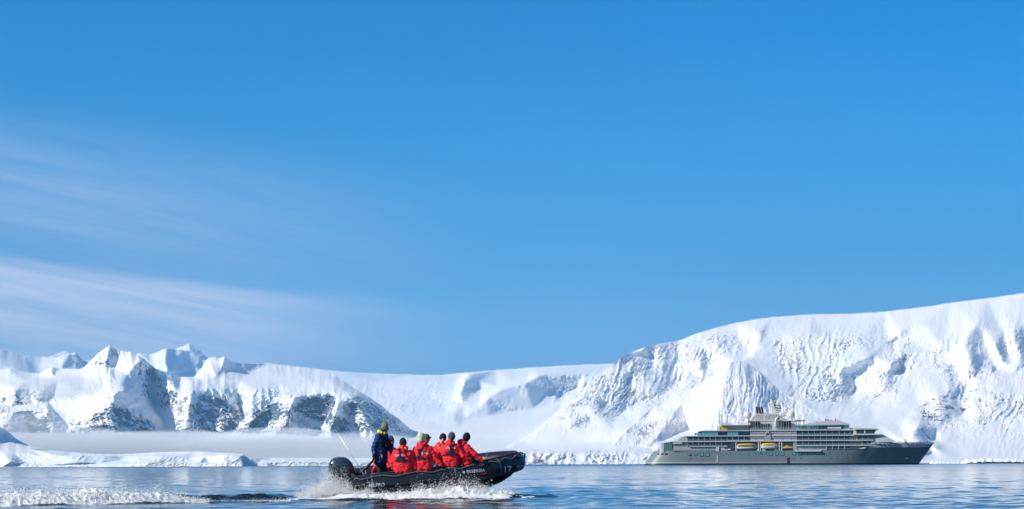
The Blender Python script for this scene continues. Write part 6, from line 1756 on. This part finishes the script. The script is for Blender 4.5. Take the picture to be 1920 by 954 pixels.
add_caps('collar_strap', [(v4['Nk'] + v4['face'] * .10 - v4['rt'] * -.05 - v4['up'] * .03, v4['Nk'] + v4['face'] * .15 - v4['up'] * .12, .03, .03)], M_ORY, p4, voxel=.012, smooth=2)
p5, j5, v5 = person('smiling passenger in black beanie and red parka on the far tube, face toward the camera',
    head=(830, 822.5, 0), face=(.12, -1, .0), neck=(828, 834, 0), sh=((835, 842, 0), (816, 841, 0)), el_=((838, 858, -.1), (814, 857, 0)), hd=((834, 870, -.3), (822, 871, -.25)), hip=(825, 870, 0), kn=((830, 874, -.45), (817, 875, -.50)), ft=((830, 893, -.5), (816, 893, -.55)),
    jacket_mat=M_RJ, trouser_mat=M_TRG, D0=58.25, hat=('beanie', M_BLK), glove_mats=(M_BLK, M_BLK), seed=47, bulk=1.0)
add_caps('collar_strap', [(v5['Nk'] + Vector((-.10, -.13, -.01)), v5['Nk'] + Vector((-.06, -.22, -.10)), .026, .028)], M_ORY, p5, voxel=.012, smooth=2)

bpy.data.scenes.remove(TMP_SCENE)
# ------------------------------------------------------------------ wake foam and spray
def foam_mat():
    m, n, b, o = new_mat('churned foam')
    tc = n.n('ShaderNodeTexCoord').outputs['Object']
    f = n.noise(tc, 7.0, 8, 0.7, 0.5)
    n.set(b.inputs['Base Color'], n.ramp(f, [(0.30, (0.45, 0.47, 0.46)), (0.42, (0.80, 0.80, 0.77)), (0.55, (0.93, 0.92, 0.88))]))
    b.inputs['Roughness'].default_value = 0.6
    n.set(b.inputs['Normal'], n.n('ShaderNodeBump', i_Strength=0.8, i_Distance=0.03, i_Height=n.noise(tc, 22, 6, 0.7)).outputs[0])
    return m


M_FOAM = foam_mat()
M_DROP = simple_mat('water drops', (0.90, 0.91, 0.92), 0.25, spec=0.8)


def foam_ridge(name, path, seed, across=34, step=0.035):
    """path: (x, y, height, half width); a mound of broken water whose skirts dip under the surface"""
    P = np.array(path, float); seg = np.hypot(np.diff(P[:, 0]), np.diff(P[:, 1])); s = np.concatenate([[0], np.cumsum(seg)])
    n_ = int(s[-1] / step); t = np.linspace(0, s[-1], n_)
    cx, cy, h, w = [np.interp(t, s, P[:, i]) for i in range(4)]
    tx, ty = np.gradient(cx), np.gradient(cy); L = np.hypot(tx, ty); nx, ny = -ty / L, tx / L
    c = np.linspace(-1.25, 1.25, across)
    X = cx[:, None] + nx[:, None] * c * w[:, None]; Y = cy[:, None] + ny[:, None] * c * w[:, None]
    q = X * 1.0
    n1 = fbm(X / .55, Y / .55, 5, 0.62, seed=seed); n2 = ridged(X / .22, Y / .22 , 4, .6, seed=seed + 2)
    prof = np.clip(1 - np.abs(c) ** 1.6, -0.4, 1)
    Z = water_z(X, Y) + h[:, None] * (prof * (0.72 + 0.75 * n1) + 0.30 * (n2 - 0.5) * np.clip(prof + .3, 0, 1)) - 0.03 - .05 * np.clip(np.abs(c) - .8, 0, 1)
    Z = Z + 0.03 * fbm(X / .12, Y / .12, 2, seed=seed + 5) * np.clip(h[:, None] * 4, 0, 1)
    o = mesh_obj(name, grid_mesh(name, np.stack([X, Y, Z], -1)), M_FOAM); o['kind'] = 'stuff'
    return o


foam_ridge('wake_foam', [(-27, 42.8, .20, .5), (-18, 47.6, .24, .55), (-13.4, 50.0, .25, .6), (-11, 51.2, .27, .6), (-9.6, 52.0, .22, .5), (-8.6, 52.5, .12, .35), (-8.1, 52.8, .03, .2)], 60)
foam_ridge('wake_foam', [(-8.6, 52.7, .02, .12), (-7.4, 53.5, .055, .20), (-6.4, 54.2, .06, .25), (-5.4, 54.9, .09, .35), (-4.7, 55.3, .16, .5), (-3.8, 55.5, .15, .5), (-3.0, 55.6, .11, .4), (-1.5, 55.9, .10, .35), (0.0, 56.35, .07, .3), (.9, 56.6, .02, .2)], 64)
foam_ridge('splash_foam', [(-4.9, 55.9, .05, .3), (-3.6, 56.0, .12, .25), (-3.3, 56.0, .20, .30), (-2.5, 56.1, .30, .36), (-1.9, 56.2, .36, .40), (-1.2, 56.4, .38, .40), (-.8, 56.55, .34, .36), (-.35, 56.7, .22, .3), (.1, 56.8, .05, .2)], 67, across=40, step=.028)
foam_ridge('splash_foam', [(-6.1, 56.6, .03, .4), (-5.6, 56.7, .18, .7), (-5.1, 56.7, .30, .8), (-4.6, 56.6, .30, .6), (-4.0, 56.4, .12, .3)], 71, across=60)


def droplets(name, n_, sampler, size=(0.006, 0.022), seed=1, power=2.2):
    r = np.random.default_rng(seed)
    C = sampler(r, n_); k = len(C)
    sz = size[0] + (size[1] - size[0]) * r.random(k) ** power
    base = np.array([(1, 1, 1), (1, -1, -1), (-1, 1, -1), (-1, -1, 1)], float) * .8
    tri = np.array([(0, 1, 2), (0, 3, 1), (0, 2, 3), (1, 3, 2)])
    a_, b_ = r.random(k) * 6.28, r.random(k) * 6.28
    ca, sa, cb, sb = np.cos(a_), np.sin(a_), np.cos(b_), np.sin(b_)
    Rz = np.stack([np.stack([ca * cb, -sa, ca * sb], -1), np.stack([sa * cb, ca, sa * sb], -1), np.stack([-sb, 0 * sb, cb], -1)], 1)
    Bv = np.einsum('kij,vj->kvi', Rz, base) * (1 + .4 * (r.random((k, 4, 3)) - .5))
    V = C[:, None, :] + Bv * sz[:, None, None]
    T = tri[None] + (np.arange(k) * 4)[:, None, None]
    o = mesh_obj(name, tri_mesh(name, V.reshape(-1, 3), T.reshape(-1, 3), True), M_DROP); o['kind'] = 'stuff'
    return o


def along(path, spread=1.0, clump=0.6, seed=3):
    P = np.array(path, float)     # x, y, z base, height scale, sideways
    def f(r, n_):
        s = np.concatenate([[0], np.cumsum(np.hypot(np.diff(P[:, 0]), np.diff(P[:, 1])))])
        wts = P[:, 3] + .02
        t = r.random(n_ * 3) * s[-1]; h = np.interp(t, s, P[:, 3])
        keep = r.random(len(t)) < h / P[:, 3].max(); t = t[keep][:n_]; h = h[keep][:n_]
        x, y, z, w = np.interp(t, s, P[:, 0]), np.interp(t, s, P[:, 1]), np.interp(t, s, P[:, 2]), np.interp(t, s, P[:, 4])
        gust = np.clip(.7 + clump * 1.6 * fbm(x / .35, y * 0 + seed, 4, .65, seed=seed), .15, 2.2)
        zz = r.exponential(.36, len(t)) * h * gust
        return np.stack([x + (r.normal(0, .05, len(t)) + zz * -.35), y + r.normal(0, 1, len(t)) * w, z + zz], -1)
    return f


droplets('wake_spray', 26000, along([(-27, 42.8, .1, .25, .25), (-13.4, 50.0, .14, .34, .3), (-11, 51.2, .16, .38, .3), (-9.4, 52.1, .1, .30, .25), (-8.3, 52.7, .02, .08, .15)]), (.004, .014), 5)
droplets('wake_spray', 7000, along([(-8.4, 52.8, .0, .07, .12), (-6.4, 54.2, .0, .10, .15), (-5.0, 55.1, .03, .22, .25), (-3.0, 55.6, .03, .2, .25), (-1, 56.0, .03, .14, .2)]), (.004, .010), 6)
droplets('wake_spray', 9000, along([(-27, 42.8, .14, .22, .25), (-13.4, 50.0, .18, .30, .3), (-11, 51.2, .2, .34, .3), (-9.4, 52.1, .14, .28, .25), (-8.3, 52.7, .04, .08, .15)], seed=21), (.008, .020), 15)
droplets('hull_spray', 3500, along([(-4.4, 55.9, .05, .10, .14), (-2.4, 56.1, .14, .24, .14), (-.9, 56.45, .18, .30, .12), (.1, 56.8, .02, .16, .1)], seed=8), (.008, .018), 17)
droplets('motor_spray', 3500, along([(-6.0, 56.6, .03, .25, .35), (-5.1, 56.3, .16, .42, .30), (-4.75, 56.15, .14, .36, .25), (-4.2, 56.0, .08, .2, .2)], seed=12, clump=.8), (.008, .019), 19)
droplets('hull_spray', 22000, along([(-4.4, 55.9, .05, .12, .14), (-3.4, 56.0, .08, .20, .14), (-2.4, 56.1, .14, .28, .14), (-1.5, 56.3, .18, .34, .13), (-.9, 56.45, .18, .36, .12), (-.3, 56.65, .06, .28, .10), (.25, 56.85, 0, .10, .08)], seed=8), (.003, .011), 7)
droplets('motor_spray', 30000, along([(-6.0, 56.6, .03, .30, .35), (-5.5, 56.5, .12, .38, .35), (-5.1, 56.3, .15, .46, .30), (-4.75, 56.15, .13, .40, .25), (-4.4, 56.05, .10, .34, .2), (-4.0, 56.0, .05, .3, .15)], seed=12, clump=.8), (.004, .013), 9)
droplets('motor_spray', 10000, along([(-6.4, 57.5, .0, .35, .5), (-5.9, 57.6, .05, .55, .5), (-5.4, 57.6, .1, .62, .4)], seed=14, clump=.8), (.004, .012), 10)

# ------------------------------------------------------------------ floating ice and the dark ledge at the right
def ice_floe(px0, px1, ytop, D, label, name='ice_floe', seed=1, lumps=5, group=None, base=0.0, mat=None):
    a, b_ = at(px0, ytop, D), at(px1, ytop, D); L = b_.x - a.x; H = at((px0 + px1) / 2, ytop, D).z
    nx, ny = 110, 44
    u_, v_ = np.meshgrid(np.linspace(0, 1, nx), np.linspace(0, 1, ny))
    X = a.x + u_ * L; Yp = D + (v_ - .3) * max(L * .35, H * 3)
    env = np.clip(np.minimum(u_, 1 - u_) * 9, 0, 1) * np.clip(np.minimum(v_, 1 - v_) * 6, 0, 1)
    n_ = fbm(u_ * lumps + seed, v_ * 2 + seed, 5, .6, seed=seed)
    Z = (env ** .6) * H * np.clip(.55 + 1.3 * n_, .12, 1.15) - (1 - env) * H * .35 - .02
    o = mesh_obj(name, grid_mesh(name, np.stack([X - (a.x + L / 2), Yp - D, Z + base], -1), smooth=False), mat or MAT_SNOW_FINE)
    for nm, val in (('rock', 0.0), ('rough', .6), ('ice', .35)):
        at_ = o.data.attributes.new(nm, 'FLOAT', 'POINT'); at_.data.foreach_set('value', np.full(nx * ny, val, np.float32))
    o.location = (a.x + L / 2, D, 0)
    return tag(o, label, 'ice floe' if name == 'ice_floe' else 'rock ledge', group)


ice_floe(144, 166, 870.8, 1480, 'small bluish ice floe off the left ice shelf, left of the smaller floe', seed=3)
ice_floe(296, 307, 871.4, 1480, 'tiny bluish ice floe between the shelf and open water, below the fog bank', seed=5)
ice_floe(308, 322, 872.0, 1470, 'flat white ice floe just right of the tiny bluish floe', seed=6)
ice_floe(490, 500, 872.0, 1500, 'tiny blue ice floe past the end of the low ice shelf', seed=8)
ice_floe(1744, 1768, 863.4, 1500, 'bright jagged ice floe just right of the ship bow', seed=11, lumps=4)
ice_floe(1765, 1800, 865.4, 1520, 'long flat ice floe between the jagged floe and the dark ledge', seed=12)
ice_floe(1800, 1935, 858.6, 1620, 'long blue white ice heap lying on the dark ledge at the right edge', seed=13, lumps=16)
ledge_o = ice_floe(1815, 1990, 864.2, 1560, 'low dark wet rock ledge under the ice at the right edge of the photo', name='rock_ledge', seed=15, lumps=14, mat=simple_mat('wet dark rock', (.025, .032, .036), .45, var=.4, vscale=.3))
ice_floe(600, 622, 870.4, 1700, 'low white ice lump at the shore left of the outboard motor', seed=17)
# ------------------------------------------------------------------ haze and fog
def vol_mat(name, color, density, aniso=0.2):
    m = bpy.data.materials.new(name); m.use_nodes = True
    t = m.node_tree; t.nodes.clear(); n = NT(t)
    o = n.n('ShaderNodeOutputMaterial'); v = n.n('ShaderNodeVolumePrincipled')
    v.inputs['Color'].default_value = (*color, 1); v.inputs['Density'].default_value = density
    v.inputs['Anisotropy'].default_value = aniso
    t.links.new(v.outputs[0], o.inputs['Volume'])
    return m


def box_mesh(name, lo, hi):
    bm = bmesh.new()
    bmesh.ops.create_cube(bm, size=1.0)
    for v in bm.verts:
        v.co = Vector([(lo[i] + hi[i]) / 2 + v.co[i] * (hi[i] - lo[i]) for i in range(3)])
    me = bpy.data.meshes.new(name); bm.to_mesh(me); bm.free()
    return me


haze = mesh_obj('haze', box_mesh('haze', (-46000, -300, -14), (46000, 42000, 1450)), vol_mat('thin polar haze', (0.30, 0.66, 1.0), 4.6e-5, 0.25))
haze['kind'] = 'stuff'; haze.display_type = 'WIRE'


def fog_bank(x0, x1, D, ytop, ybot, depth, density, seed, bumps=0.35):
    """a long low bank of cloud: a lumpy lens of thin volume"""
    bm = bmesh.new()
    bmesh.ops.create_uvsphere(bm, u_segments=160, v_segments=32, radius=1.0)
    a, b_ = at(x0, ybot, D), at(x1, ybot, D); t = at((x0 + x1) / 2, ytop, D)
    cx, cy, cz = (a.x + b_.x) / 2, D, (a.z + t.z) / 2
    rx, rz = (b_.x - a.x) / 2, (t.z - a.z) / 2
    V = np.array([v.co[:] for v in bm.verts])
    k = 1 + bumps * fbm(V[:, 0] * rx / 250.0 + seed, V[:, 1] * 2.0 + V[:, 2] * 0.8, 4, 0.5, seed=seed)
    for v, kk in zip(bm.verts, k):
        c = v.co
        c.x = cx + c.x * rx; c.y = cy + c.y * depth; c.z = cz + c.z * rz * kk
    me = bpy.data.meshes.new('fog_bank'); bm.to_mesh(me); bm.free()
    for p in me.polygons: p.use_smooth = True
    o = mesh_obj('fog_bank', me, vol_mat('fog', (1.0, 0.995, 0.99), density, -0.25))
    o['kind'] = 'stuff'
    return o


fog_bank(-500, 760, 4860, 811, 872, 480, 0.0085, 3, 0.45)
fog_bank(330, 860, 4600, 816, 868, 380, 0.0032, 5, 0.55)
fog_bank(40, 190, 5600, 701, 752, 95, 0.0050, 8, 0.5)

# torn upper edge of the fog: thin rags of it against the rock walls
for x0, x1, yt, yb, D_, dn, sd in ((-40, 130, 772, 830, 5500, .0060, 21), (60, 260, 800, 832, 5450, .0070, 22), (230, 420, 803, 830, 5400, .0060, 23), (400, 640, 800, 832, 5500, .0070, 24), (560, 800, 808, 850, 5300, .0045, 25), (700, 1000, 815, 862, 4600, .0018, 26)):
    fog_bank(x0, x1, D_, yt, yb, 70, dn, sd, 0.6)
